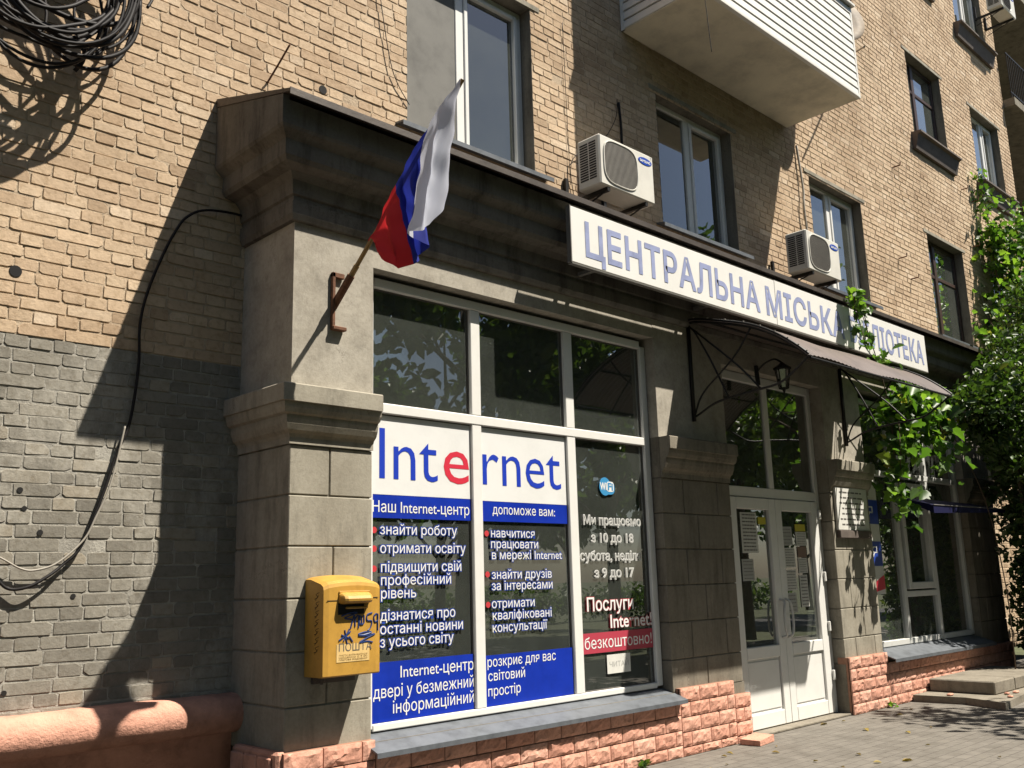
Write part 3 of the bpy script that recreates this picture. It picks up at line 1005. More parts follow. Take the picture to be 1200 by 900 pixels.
# plaster skin on the upper part of each pier and the wall band over the windows
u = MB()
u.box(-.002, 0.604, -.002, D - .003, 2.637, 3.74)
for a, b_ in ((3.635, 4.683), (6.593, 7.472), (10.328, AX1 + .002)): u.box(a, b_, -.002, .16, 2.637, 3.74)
u.box(0.604, 10.328, 0.0, 0.4, 3.527, 3.74)
u.box(4.683, 6.593, 0.001, 0.12, 3.44, 3.526)
u.box(0.0, AX1, 0.2, D - .004, 3.741, 4.5)
u.build('upper_wall', M['plaster'], an)
# reveals of the openings behind the front plane
rv = MB()
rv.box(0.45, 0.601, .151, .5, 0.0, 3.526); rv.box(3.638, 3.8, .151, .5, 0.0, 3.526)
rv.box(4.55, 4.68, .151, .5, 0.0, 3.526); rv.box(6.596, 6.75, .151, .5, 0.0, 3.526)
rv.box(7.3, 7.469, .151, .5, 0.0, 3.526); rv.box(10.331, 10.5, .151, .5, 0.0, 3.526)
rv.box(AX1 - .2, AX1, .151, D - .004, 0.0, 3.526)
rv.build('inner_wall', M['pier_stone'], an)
# entablature
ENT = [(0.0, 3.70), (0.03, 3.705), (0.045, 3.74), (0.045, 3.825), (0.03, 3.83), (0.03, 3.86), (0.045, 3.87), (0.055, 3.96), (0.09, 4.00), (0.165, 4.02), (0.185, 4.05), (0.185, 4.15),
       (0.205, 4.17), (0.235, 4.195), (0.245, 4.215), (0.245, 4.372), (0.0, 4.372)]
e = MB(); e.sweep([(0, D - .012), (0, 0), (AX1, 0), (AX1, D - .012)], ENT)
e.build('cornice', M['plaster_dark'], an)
rf = MB()
zE, zW, o_ = 4.398, 4.715, 0.335
rf.add([(-.25, -o_, zE), (AX1 + .25, -o_, zE), (AX1 + .25, D - .011, zW), (-.25, D - .011, zW),
        (-.25, -o_, zE - .022), (AX1 + .25, -o_, zE - .022), (AX1 + .25, D - .011, zW - .06), (-.25, D - .011, zW - .06)],
       [(0, 1, 2, 3), (7, 6, 5, 4), (0, 4, 5, 1), (1, 5, 6, 2), (3, 7, 4, 0), (2, 6, 7, 3)])
rf.prism([(-o_ - .006, zE + .004), (-o_ - .006, zE - .04), (-o_ + .001, zE - .04), (-o_ + .001, zE + .004)], 0, -.252, AX1 + .252)
# side boards under the roof slope
for x in (-.244, AX1 + .199):
    sb = MB(); sb.prism([(-.243, 4.3735), (D - .012, 4.3735), (D - .012, zW - .062), (-.243, zE + .002)], 0, x, x + .045)
    sb.build('gable_board', M['plaster_dark'], an)
rf.build('roof', M['metal_dark'], an)

# split-face pink stone plinth
def plinth(x0, x1, z0, z1, y, seed):
    r = np.random.default_rng(seed)
    L, H = 0.272, 0.116
    m = MB()
    m.box(x0 + .004, x1 - .004, y + .02, y + .14, z0, z1 - .003, 1)
    row = 0
    z = z1
    while z > z0 + .02:
        zb = max(z - H, z0)
        x = x0 - (L / 2 if row % 2 else 0) - r.random() * .02
        while x < x1 - .005:
            a, b_ = max(x, x0), min(x + L, x1)
            x += L
            if b_ - a < .03: continue
            nx, nz = max(3, int((b_ - a) / .026)), 5
            V = []
            ph = r.random(6) * 6.3
            for j in range(nz + 1):
                for i in range(nx + 1):
                    u_, w_ = i / nx, j / nz
                    e_ = min(u_, 1 - u_, ) * (b_ - a)
                    f_ = min(w_, 1 - w_) * (z - zb)
                    edge = min(1, e_ / .02) * min(1, f_ / .02)
                    d = 0.017 + edge * (0.006 + .004 * math.sin(u_ * 7 + ph[0]) * math.sin(w_ * 4 + ph[1]) + abs(r.normal(0, .0035)))
                    jx = 0 if i in (0, nx) else r.normal(0, .004)
                    jz = 0 if j in (0, nz) else r.normal(0, .004)
                    V.append((a + .004 + (b_ - a - .008) * u_ + jx, y + .022 - d, zb + .004 + (z - zb - .008) * w_ + jz))
            n1 = nx + 1
            F = [(j * n1 + i, j * n1 + i + 1, (j + 1) * n1 + i + 1, (j + 1) * n1 + i) for j in range(nz) for i in range(nx)]
            per = [i for i in range(nx + 1)] + [(j) * n1 + nx for j in range(1, nz + 1)] + [nz * n1 + i for i in range(nx - 1, -1, -1)] + [j * n1 for j in range(nz - 1, 0, -1)]
            k0 = len(V)
            V += [(V[i][0], y + .03, V[i][2]) for i in per]
            np_ = len(per)
            F += [(per[(i + 1) % np_], per[i], k0 + i, k0 + (i + 1) % np_) for i in range(np_)]
            m.add(V, F, 0)
        z = zb
        row += 1
    return m
pl = plinth(-.03, 0.60, 0.0, 0.525, -.055, 1).build('stone_plinth', [M['splitstone'], M['splitjoint']], an)
plinth(0.602, 3.66, 0.0, 0.44, -.055, 2).build('stone_plinth', [M['splitstone'], M['splitjoint']], an)
plinth(3.662, 4.45, 0.0, 0.535, -.055, 3).build('stone_plinth', [M['splitstone'], M['splitjoint']], an)
plinth(4.452, 4.70, 0.0, 0.41, -.055, 8).build('stone_plinth', [M['splitstone'], M['splitjoint']], an)
plinth(6.585, 7.45, 0.0, 0.57, -.055, 4).build('stone_plinth', [M['splitstone'], M['splitjoint']], an)
plinth(7.452, AX1, 0.0, 0.46, -.055, 5).build('stone_plinth', [M['splitstone'], M['splitjoint']], an)
sp = MB(); sp.box(-.06, .004, -.03, D - .15, 0.0, .53, 0, .015)
for k in range(3): sp.box(-.078, -.06, .02 + k * .155, .165 + k * .155, .30, .50, 0, .012)
sp.build('side_plinth', M['pink'], an)
bk = MB()
bk.box(0.0, 4.69, .0, .15, 0, .50); bk.box(6.586, AX1, .0, .15, 0, .50)
bk.build('base_wall', M['pier_stone'], an)

# big display window with posters
WY = 0.13
def bars(mb, lst, y0, y1, c=.006):
    for i, (a, b_, c0, c1) in enumerate(lst): mb.box(a, b_, y0 - (.0015 if i % 2 else 0), y1, c0, c1, 0, c)
fr = MB()
T0, T1 = 2.562, 2.632
bars(fr, [(.603, .68, .555, 3.455), (3.555, 3.63, .555, 3.455)], WY - .035, WY + .05)
bars(fr, [(.68, 3.555, .541, .585), (.68, 3.555, 3.43, 3.50), (.68, 3.555, T0, T1)], WY - .037, WY + .05)
for a, b_ in ((1.552, 1.648), (2.565, 2.667)):
    bars(fr, [(a, b_, .585, T0), (a, b_, T1, 3.43)], WY - .033, WY + .05)
dw = fr.build('display_window', M['pvc'], an)
g = MB(); g.box(.64, 3.6, WY, WY + .006, .56, 3.46); g.build('pane', M['glass'], dw)
bd = MB()     # grey rubber beads round each pane
for a, b_ in ((.68, 1.552), (1.648, 2.565), (2.667, 3.555)):
    for c0, c1 in ((.585, T0), (T1, 3.43)):
        for q in ((a, a + .009, c0, c1), (b_ - .009, b_, c0, c1), (a + .009, b_ - .009, c0, c0 + .009), (a + .009, b_ - .009, c1 - .009, c1)):
            bd.box(q[0], q[1], WY - .008, WY - .001, q[2], q[3])
bd.build('glazing_bead', M['letter_grey'], dw)
s_ = MB()
s_.prism([(WY - .02, .535), (-.125, .455), (-.125, .425), (-.119, .425), (-.117, .446), (WY - .02, .522)], 0, .560, 3.66)
s_.build('sill', M['sill_metal'], dw)
# interior of the library
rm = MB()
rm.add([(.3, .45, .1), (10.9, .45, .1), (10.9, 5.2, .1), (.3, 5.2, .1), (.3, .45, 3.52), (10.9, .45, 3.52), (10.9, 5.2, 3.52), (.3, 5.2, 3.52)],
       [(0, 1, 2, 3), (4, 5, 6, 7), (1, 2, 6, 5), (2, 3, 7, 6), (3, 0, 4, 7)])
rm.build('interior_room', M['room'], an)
cu = MB()
for xa, xb, z0_ in ((.62, .78, .6), (1.08, 1.2, .6), (2.25, 2.42, .6), (8.3, 8.6, .6)):
    n = 12
    v = []
    for i in range(n + 1):
        x = xa + (xb - xa) * i / n
        yy = .34 + .03 * math.sin(i * 1.7)
        v += [(x, yy, z0_), (x, yy, 3.2)]
    cu.add(v, [(2 * i, 2 * i + 2, 2 * i + 3, 2 * i + 1) for i in range(n)])
cu.build('curtain', M['curtain'], an, smooth=True)

# entrance door
DY = .15
d0, d1, dm = 4.70, 6.586, 5.655
df = MB()
bars(df, [(d0, d0 + .09, .02, 3.44), (d1 - .075, d1, .02, 3.44)], DY - .02, DY + .06)
bars(df, [(d0 + .09, d1 - .075, 2.19, 2.29), (d0 + .09, d1 - .075, 3.35, 3.44)], DY - .021, DY + .06)
bars(df, [(dm - .045, dm + .045, 2.29, 3.35)], DY - .018, DY + .06)
door = df.build('entrance_door', M['pvc'], an)
lf = MB()
for a, b_, ga, gb in ((d0 + .095, 5.652, 4.955, 5.535), (5.658, d1 - .08, 5.775, 6.375)):
    y0 = DY - .032
    bars(lf, [(a, ga, .03, 2.185), (gb, b_, .03, 2.185)], y0, DY + .03)
    bars(lf, [(ga, gb, 2.07, 2.185), (ga, gb, .655, .765), (ga, gb, .03, .165)], y0 - .001, DY + .03)
lf.build('door_leaf', M['pvc'], door)
pn = MB()
for ga, gb in ((4.955, 5.535), (5.775, 6.375)):
    pn.box(ga - .002, gb + .002, DY - .010, DY + .01, .16, .66)
    pn.box(ga + .02, gb - .02, DY - .018, DY - .011, .19, .63, 0, .004)
pn.build('door_panel', M['pvc'], door)
g = MB(); g.box(4.94, 6.39, DY, DY + .006, .75, 2.09); g.box(d0 + .05, d1 - .04, DY + .002, DY + .008, 2.27, 3.37)
g.build('pane', M['glass'], door)
for sx, xx in ((1, 5.70), (-1, 5.60)):
    h = MB()
    h.tube(smooth_path([(xx, DY - .034, 1.19), (xx, DY - .085, 1.17), (xx + .025 * sx, DY - .09, 1.08), (xx + .03 * sx, DY - .09, 1.0), (xx + .025 * sx, DY - .09, .92), (xx, DY - .085, .85), (xx, DY - .034, .83)], 4), .012, 8)
    h.build('handle', M['pvc_grey'], door, smooth=True)
hg = MB()
for z in (.35, .84, 1.35, 2.0): hg.box(d1 - .085, d1 - .045, DY - .058, DY - .033, z, z + .10, 0, .005)
hg.build('hinge', M['pvc'], door)
th = MB(); th.box(4.69, 6.59, -.02, .3, .003, .022, 0, .004); th.build('threshold', M['step'], door)

# second window at the right
V0, V1 = 7.475, 10.325
f2 = MB()
bars(f2, [(V0, V0 + .07, .60, 3.46), (V1 - .07, V1, .60, 3.46)], WY - .035, WY + .05)
bars(f2, [(V0 + .07, V1 - .07, .595, .66), (V0 + .07, V1 - .07, 3.40, 3.46), (V0 + .07, V1 - .07, 2.55, 2.62)], WY - .036, WY + .05)
for x in (8.41, 9.34): bars(f2, [(x - .04, x + .04, .66, 2.55), (x - .04, x + .04, 2.62, 3.40)], WY - .033, WY + .05)
bars(f2, [(8.45, 9.30, 1.13, 1.20)], WY - .03, WY + .05)
bars(f2, [(8.49, 8.57, 1.22, 2.5), (9.19, 9.27, 1.22, 2.5)], WY - .055, WY + .03)
bars(f2, [(8.57, 9.19, 1.22, 1.30), (8.57, 9.19, 2.43, 2.5)], WY - .056, WY + .03)
w2 = f2.build('side_window', M['pvc_grey'], an)
g = MB(); g.box(V0 + .03, V1 - .03, WY, WY + .006, .62, 3.43); g.build('pane', M['glass'], w2)
s_ = MB()
s_.prism([(WY - .02, .592), (-.15, .50), (-.15, .465), (-.144, .465), (-.142, .49), (WY - .02, .58)], 0, 7.43, 10.36)
s_.build('sill', M['sill_metal'], w2)

# ------------------------------------------------------------ posters and lettering on the display window
PY = WY - .012
def band(t, x0, x1, z0, z1, name, mat):
    w = MB(); w.box(x0, x1, PY, PY + .003, z0, z1); w.build(name, mat, t)
def bullet(t, x, z, y):
    m = MB(); m.disc(x, y, z, .021, .021, 20, 0, .001); m.build('bullet', M['bullet'], t)
GP = 'film posters on the display window'
def poster_left():
    t = thing('window_poster', 'blue and white window film headed by Int with a red e, left pane', 'poster', (1.1, PY, .59), GP)
    a, b_ = .682, 1.550
    band(t, a, b_, 2.022, 2.552, 'white_band', M['film_white'])
    band(t, a, b_, 1.868, 2.020, 'blue_band', M['film_blue']); band(t, a, b_, .588, .952, 'blue_band', M['film_blue'])
    y = PY - .0015
    line(t, 'Int', .742, 1.245, 2.127, .50, y, M['letter_blue'], -.004, name='headline')
    line(t, 'e', 1.298, 1.535, 2.127, .50, y, M['letter_red'], name='red_letter')
    for s, x0, x1, z in (('Наш Internet-центр', .690, 1.530, 1.906), ('Internet-центр', .915, 1.545, .848), ('двері у безмежний', .700, 1.546, .735), ('інформаційний', .853, 1.546, .633)):
        line(t, s, x0, x1, z, .105, y, M['letter_white'])
    for s, x0, x1, z in (('знайти роботу', .750, 1.410, 1.761), ('отримати освіту', .751, 1.487, 1.640), ('підвищити свій', .758, 1.445, 1.518), ('професійний', .758, 1.350, 1.434),
         ('рівень', .758, 1.044, 1.350), ('дізнатися про', .752, 1.384, 1.210), ('останні новини', .752, 1.452, 1.126), ('з усього світу', .752, 1.366, 1.044)):
        o = line(t, s, x0, x1, z, .093, y - .0018, M['letter_white'])
        line(o, s, x0, x1, z, .093, y, M['letter_navy'], .06, name='letter_outline')
    for z in (1.788, 1.668, 1.540, 1.235): bullet(t, .703, z, y)
def poster_middle():
    t = thing('window_poster', 'blue and white window film lettered rnet and three red bullets, middle pane', 'poster', (2.1, PY, .59), GP)
    a, b_ = 1.651, 2.562
    band(t, a, b_, 2.015, 2.552, 'white_band', M['film_white'])
    band(t, a, b_, 1.868, 2.013, 'blue_band', M['film_blue']); band(t, a, b_, .588, .930, 'blue_band', M['film_blue'])
    y = PY - .0015
    line(t, 'rnet', 1.665, 2.500, 2.132, .50, y, M['letter_blue'], -.004, name='headline')
    line(t, 'допоможе вам:', 1.757, 2.416, 1.922, .095, y, M['letter_white'])
    for s, x0, x1, z in (('розкриє для вас', 1.676, 2.369, .852), ('світовий', 1.681, 2.041, .757), ('простір', 1.678, 1.994, .655)): line(t, s, x0, x1, z, .095, y, M['letter_white'])
    for s, x0, x1, z in (('навчитися', 1.735, 2.182, 1.754), ('працювати', 1.733, 2.216, 1.676), ('в мережі Internet', 1.739, 2.475, 1.597), ('знайти друзів', 1.734, 2.354, 1.457),
         ('за інтересами', 1.732, 2.359, 1.378), ('отримати', 1.728, 2.160, 1.253), ('кваліфіковані', 1.734, 2.339, 1.171), ('консультації', 1.731, 2.289, 1.086)):
        o = line(t, s, x0, x1, z, .088, y - .0018, M['letter_white'])
        line(o, s, x0, x1, z, .088, y, M['letter_navy'], .06, name='letter_outline')
    for z in (1.780, 1.490, 1.278): bullet(t, 1.694, z, y)
poster_left(); poster_middle()

def hours_sticker():
    t = thing('opening_hours_lettering', 'white opening hours lettering with red Послуги Internet lines on the right pane', 'lettering', (3.1, PY, .9))
    y = PY
    for s, x0, x1, z, h in (('Ми працюємо', 2.748, 3.470, 1.868, .105), ('з 10 до 18', 2.832, 3.361, 1.728, .105), ('субота, неділя', 2.690, 3.450, 1.583, .105), ('з 9 до 17', 2.854, 3.345, 1.448, .105)):
        o = line(t, s, x0, x1, z, h, y, M['letter_white'], .035)
        line(o, s, x0, x1, z, h, y - .0018, M['paper_grey'], -.008, name='letter_core')
    for s, x0, x1, z in (('Послуги', 2.746, 3.317, 1.190), ('Internet!', 3.020, 3.548, 1.052)):
        o = line(t, s, x0, x1, z, .145, y, M['letter_red'], .035, name='red_line')
        line(o, s, x0, x1, z, .145, y - .0018, M['letter_white'], .012, name='letter_core')
    t = thing('banner_sticker', 'dark red sticker band reading безкоштовно! low on the right pane', 'sticker', (3.1, PY, .86))
    m = MB(); m.box(2.672, 3.553, y, y + .003, .868, 1.022); m.build('red_band', M['redband'], t)
    line(t, 'безкоштовно!', 2.700, 3.535, .903, .125, y - .0015, M['letter_white'])
    t = thing('wifi_sticker', 'round blue WiFi sticker high on the right pane', 'sticker', (3.054, PY, 2.18))
    m = MB(); m.disc(3.03, y, 2.185, .072, .075, 30, 0, .002); m.disc(3.075, y + .0003, 2.175, .075, .055, 30, 0, .002, 3); m.build('blue_disc', M['wifi'], t)
    m = MB(); m.disc(3.095, y - .001, 2.185, .045, .042, 30, 0, .001, 4); m.build('white_disc', M['letter_white'], t)
    line(t, 'Wi', 2.968, 3.045, 2.157, .085, y - .0012, M['letter_white'], .03)
    line(t, 'Fi', 3.066, 3.125, 2.157, .085, y - .0022, M['wifi'], .03)
    t = thing('paper_notice', 'small pale paper notice under the red band on the right pane', 'notice', (3.1, PY, .69))
    m = MB(); m.box(2.957, 3.245, y, y + .002, .70, .845); m.build('sheet', M['paper'], t)
    m = MB(); put_text(m, 'ЧИТАЙ', 2.985, 3.22, .752, .055, y - .001); m.build('lettering', M['paper_grey'], t)
hours_sticker()

# ------------------------------------------------------------ notices on the door
def notice(x0, x1, z0, z1, mat, label, lines=8, head=None):
    y = DY - .006
    t = thing('paper_notice', label, 'notice', ((x0 + x1) / 2, y, z0), 'paper notices on the entrance door')
    m = MB()
    cv = 0.006
    m.add([(x0, y, z0), (x1, y - cv * .4, z0 + .004), (x1, y, z1), (x0, y, z1 - .003), (x0, y + .001, z0), (x1, y + .001, z0 + .004), (x1, y + .001, z1), (x0, y + .001, z1 - .003)],
          [(0, 1, 2, 3), (7, 6, 5, 4), (0, 4, 5, 1), (1, 5, 6, 2), (2, 6, 7, 3), (3, 7, 4, 0)])
    m.build('sheet', mat, t)
    if lines:
        m = MB()
        rr = random.Random(int(x0 * 1000 + z0 * 77))
        w = x1 - x0
        for i in range(lines):
            z = z1 - (z1 - z0) * (i + .9) / (lines + .6)
            xa = x0 + w * .1
            while xa < x1 - w * .16:
                l = min(rr.uniform(.06, .2) * w, x1 - w * .1 - xa)
                m.box(xa, xa + l, y - .0042, y - .0032, z, z + min(.011, (z1 - z0) * .028))
                xa += l + w * .035
        m.build('print', M['letter_grey'], t)
    return t
notice(5.045, 5.33, 1.645, 2.04, M['paper'], 'long white printed sheet hanging in the left door leaf', 11)
notice(5.36, 5.50, 1.925, 2.0, M['paper_yellow'], 'small yellow card beside the long sheet in the left door leaf', 0)
notice(5.02, 5.22, 1.38, 1.59, M['paper_grey'], 'grey sheet lowest in the left door leaf', 6)
notice(5.785, 5.985, 1.72, 1.915, M['paper_grey'], 'grey sheet topmost at the left of the right door leaf', 5)
notice(6.06, 6.27, 1.72, 1.865, M['paper'], 'white sheet under the yellow card in the right door leaf', 5)
notice(6.06, 6.26, 1.868, 1.945, M['paper_yellow'], 'yellow card at the head of the right door leaf', 0)
notice(5.80, 6.01, 1.50, 1.70, M['paper'], 'white printed sheet second down on the left of the right leaf', 7)
notice(6.07, 6.245, 1.60, 1.715, M['paper_brown'], 'small brown leaflet in the right door leaf', 0)
notice(6.07, 6.245, 1.44, 1.597, M['paper'], 'pale sheet just below the brown leaflet', 6)
notice(5.80, 6.005, 1.27, 1.48, M['paper'], 'white sheet third down on the left of the right leaf', 7)
notice(6.065, 6.22, 1.10, 1.425, M['paper'], 'tall narrow white sheet at the right of the right leaf', 9)
notice(5.795, 5.975, 1.05, 1.25, M['paper_grey'], 'grey sheet lowest in the right door leaf', 5)

# ------------------------------------------------------------ banner poster in the side window, plaque, awning
t = thing('window_poster', 'tall blue white and red poster standing at the left of the side window', 'poster', (7.8, PY, 1.1))
m = MB(); m.box(7.55, 7.93, PY, PY + .003, 1.18, 2.52); m.build('sheet', M['paper'], t)
for a, b_ in ((1.98, 2.26), (1.50, 1.78)):
    m = MB(); m.box(7.552, 7.928, PY - .002, PY - .0005, a, b_); m.build('blue_panel', M['letter_navy'], t)
m = MB(); m.add([(7.552, PY - .002, 1.19), (7.928, PY - .002, 1.24), (7.928, PY - .002, 1.40), (7.552, PY - .002, 1.27)], [(0, 1, 2, 3)]); m.build('red_panel', M['letter_red'], t)
m = MB(); put_text(m, 'Я', 7.66, 7.80, 2.06, .17, PY - .003); put_text(m, 'Я', 7.68, 7.82, 1.60, .17, PY - .003); m.build('lettering', M['letter_white'], t)

t = thing('wall_plaque', 'white lettered plaque fixed to the pier right of the door', 'plaque', (7.0, 0, 1.9))
m = MB(); m.box(6.66, 7.375, -.032, -.003, 1.885, 2.345, 0, .004); m.build('board', M['paper'], t)
m = MB(); m.box(6.66, 7.375, -.05, -.003, 1.80, 1.88, 0, .004); m.build('ledge', M['dark_sill'], t)
m = MB()
for i in range(7):
    z = 2.285 - i * .058
    x = 6.72 + rng.uniform(0, .06)
    while x < 7.26:
        l = rng.uniform(.04, .13)
        m.box(x, min(x + l, 7.31), -.0335, -.0325, z, z + .016)
        x += l + .02
m.build('lettering', M['letter_grey'], t)

t = thing('window_awning', 'small navy blue awning sheet above the side window', 'awning', (9.2, 0, 2.1))
m = MB(); m.add([(8.15, -.02, 2.30), (10.4, -.02, 2.30), (10.4, -.45, 2.19), (8.15, -.45, 2.17), (8.15, -.02, 2.29), (10.4, -.02, 2.29), (10.4, -.45, 2.15), (8.15, -.45, 2.08)],
            [(0, 1, 2, 3), (7, 6, 5, 4), (0, 4, 5, 1), (1, 5, 6, 2), (2, 6, 7, 3), (3, 7, 4, 0)])
m.build('cover', M['awning'], t)
m = MB(); m.tube([(8.15, -.453, 2.175), (10.4, -.453, 2.195)], .006); m.build('front_rail', M['sign_edge'], t)

# ------------------------------------------------------------ the sign
t = thing('library_sign', 'long white signboard with faded blue letters along the cornice', 'sign', (5.5, -.35, 3.83))
SY = -.352
panels = [(2.215, 5.19), (5.196, 6.775), (6.781, 8.70)]
for i, (a, b_) in enumerate(panels):
    m = MB()
    za0, za1 = 3.835, 4.292
    m.box(a, b_, SY, SY + .035, za0 - .008 * (i == 2), za1 + .004 * (i == 1), 0, .004)
    m.build('panel', M['sign_white'], t)
m = MB()
m.box(2.205, 2.214, SY - .004, SY + .04, 3.83, 4.295); m.box(2.214, 8.70, SY - .003, SY + .04, 3.818, 3.826)
for x in (2.6, 4.2, 5.8, 7.4, 8.5): m.box(x, x + .04, SY + .036, -.06, 3.87, 3.90); m.box(x, x + .04, SY + .036, -.26, 4.24, 4.27)
m.build('frame', M['sign_edge'], t)
for w_, a, b_ in (('ЦЕНТРАЛЬНА', 2.385, 4.885), ('МІСЬКА', 5.02, 6.58), ('БІБЛІОТЕКА', 6.72, 8.60)):
    line(t, w_, a, b_, 3.915, .385, SY - .0025, M['sign_blue'], .022, 1.06, name='lettering')

# ------------------------------------------------------------ canopy over the door
t = thing('door_canopy', 'arched brown polycarbonate canopy on black scrolled iron brackets over the door', 'canopy', (5.6, 0, 2.85))
CX0, CX1 = 4.16, 7.05
arc = smooth_path([(0, -.012, 3.735), (0, -.10, 3.742), (0, -.37, 3.672), (0, -.675, 3.572), (0, -.916, 3.445), (0, -1.10, 3.305), (0, -1.213, 3.20)], 5)
arc = [(p.y, p.z) for p in arc]
m = MB()
nr_ = 84
vv = []
for i in range(nr_ + 1):
    x = CX0 - .03 + (CX1 - CX0 + .06) * i / nr_
    for (yy, zz) in arc:
        rib = .007 if i % 2 else 0.0
        sag = .012 * math.sin(i / nr_ * math.pi * 4) * (-yy / 1.2)
        vv.append((x, yy, zz + .012 + rib + sag))
na = len(arc)
m.add(vv, [(i * na + k, i * na + k + 1, (i + 1) * na + k + 1, (i + 1) * na + k) for i in range(nr_) for k in range(na - 1)])
o = m.build('roof_sheet', M['canopy'], t)
sol = o.modifiers.new('thickness', 'SOLIDIFY'); sol.thickness = .006
for x in (CX0, CX1):
    m = MB()
    m.tube([(x, -.02, 2.82), (x, -.02, 3.74)], .019, 8)
    m.tube([(x, p[0], p[1]) for p in arc], .014, 8)
    def bar(pts, r=.009): m.tube(smooth_path([(x, a, b_) for a, b_ in pts], 5), r, 6)
    bar([(-.02, 2.854), (-.096, 2.885), (-.267, 2.956), (-.536, 2.992), (-.72, 3.006), (-.916, 3.03), (-1.09, 3.13), (-1.20, 3.21)], .011)
    bar([(-.03, 2.87), (-.10, 3.02), (-.20, 3.12), (-.335, 3.218), (-.52, 3.37), (-.67, 3.56)])
    bar([(-.03, 3.70), (-.09, 3.641), (-.25, 3.33), (-.403, 2.975)])
    bar([(-.03, 3.71), (-.223, 3.533), (-.52, 3.25), (-.726, 3.01)])
    m.build('bracket', M['black'], t, smooth=True)
m = MB()
for x in (CX0 - .03, CX1 + .01): m.tube([(x + .01, p[0], p[1] + .024) for p in arc], .010, 6)
m.build('edge_strip', M['black'], t)
m = MB()
for i in range(2, len(arc), 3): m.tube([(CX0 - .02, arc[i][0], arc[i][1] + .03), (CX0 - .02, arc[i][0], arc[i][1] + .042)], .008, 6)
m.build('bolt_row', M['cable_grey'], t)
m = MB()
for yy, zz in (arc[8], arc[18], arc[-1]): m.tube([(CX0, yy, zz - .004), (CX1, yy, zz - .004)], .011, 6)
m.build('purlin', M['black'], t)

t = thing('wall_lantern', 'black iron lantern hanging under the door canopy', 'lantern', (5.3, -.3, 3.2))
m = MB(); m.tube(smooth_path([(5.3, -.002, 3.42), (5.3, -.1, 3.5), (5.3, -.22, 3.53), (5.3, -.3, 3.48)], 5), .010, 6); m.tube([(5.3, -.02, 3.3), (5.3, -.008, 3.5)], .022, 6); m.build('arm', M['black'], t)
m = MB()
def hexring(z, r):
    r *= .78
    return [(5.3 + r * math.cos(k * math.pi / 3), -.3 + r * math.sin(k * math.pi / 3), z) for k in range(6)]
v = hexring(3.485, .012) + hexring(3.46, .05) + hexring(3.43, .11) + hexring(3.41, .11)
m.add(v, [(i * 6 + k, i * 6 + (k + 1) % 6, (i + 1) * 6 + (k + 1) % 6, (i + 1) * 6 + k) for i in range(3) for k in range(6)] + [tuple(range(18, 24))])
m.build('cap', M['black'], t)
m = MB()
for a, b_ in zip(hexring(3.41, .09), hexring(3.22, .055)): m.tube([a, b_], .006, 5)
m.tube(hexring(3.22, .055) + hexring(3.22, .055)[:1], .006, 5); m.tube([(5.3, -.3, 3.22), (5.3, -.3, 3.16)], [.02, .004], 6)
m.build('cage', M['black'], t)
m = MB(); v = hexring(3.405, .08) + hexring(3.225, .048)
m.add(v, [(k, (k + 1) % 6, 6 + (k + 1) % 6, 6 + k) for k in range(6)]); m.build('glass', M['glass'], t)

# ------------------------------------------------------------ the mailbox
t = thing('mailbox', 'yellow wall mailbox with blue graffiti on the left pilaster', 'mailbox', (.32, 0, .92))
MX0, MX1, MYF, MZ0, MZ1 = .122, .518, -.205, .925, 1.455
m = MB()
prof = [(-.004, MZ0), (MYF + .008, MZ0), (MYF, MZ0 + .008), (MYF, MZ1 - .035), (MYF + .006, MZ1 - .015), (MYF + .03, MZ1), (-.06, MZ1 + .028), (-.004, MZ1 + .03)]
# softly arched body: several slices across the width
vv = []
ns = 12
for i in range(ns + 1):
    u_ = i / ns
    bow = .018 * (1 - (2 * u_ - 1) ** 2)
    edge = .006 if i in (0, ns) else 0
    for (yy, zz) in prof:
        top = zz > MZ1 - .04
        vv.append((MX0 + (MX1 - MX0) * u_, yy + (edge if yy < -.1 else 0), zz + (bow - edge if top else 0)))
n_ = len(prof)
m.add(vv, [(i * n_ + k, (i + 1) * n_ + k, (i + 1) * n_ + (k + 1) % n_, i * n_ + (k + 1) % n_) for i in range(ns) for k in range(n_)] + [tuple(range(n_)), tuple(reversed(range(ns * n_, ns * n_ + n_)))])
m.build('body', M['yellow'], t)
ux = lambda u_: MX0 + (MX1 - MX0) * u_
vz = lambda w_: MZ0 + (MZ1 - MZ0) * (1 - w_)
m = MB()
x0, x1 = ux(.25), ux(.80)
hp = [(MYF, .10), (MYF - .028, .118), (MYF - .052, .145), (MYF - .062, .175), (MYF - .060, .20), (MYF - .045, .222), (MYF - .012, .232), (MYF, .235)]
vv = []
for u_, k_ in ((x0, .35), (x0 + .012, .85), (x0 + .03, 1), (x1 - .03, 1), (x1 - .012, .85), (x1, .35)):
    for yy, w_ in hp: vv.append((u_, MYF + (yy - MYF) * k_, vz(.165 + (w_ - .165) * (.6 + .4 * k_))))
nh = len(hp)
m.add(vv, [(i * nh + k, i * nh + k + 1, (i + 1) * nh + k + 1, (i + 1) * nh + k) for i in range(5) for k in range(nh - 1)] + [tuple(range(nh)), tuple(reversed(range(5 * nh, 6 * nh)))])
m.box(ux(.25), ux(.80), MYF - .008, MYF - .0005, vz(.115), vz(.09), 0, .002)
m.box(ux(.36), ux(.74), MYF - .024, MYF - .004, vz(.285), vz(.262), 0, .004)
m.build('hood', M['yellow'], t)
m = MB(); m.box(ux(.24), ux(.70), MYF - .003, MYF - .0006, vz(.345), vz(.22)); m.build('slot', M['slot'], t)
m = MB()
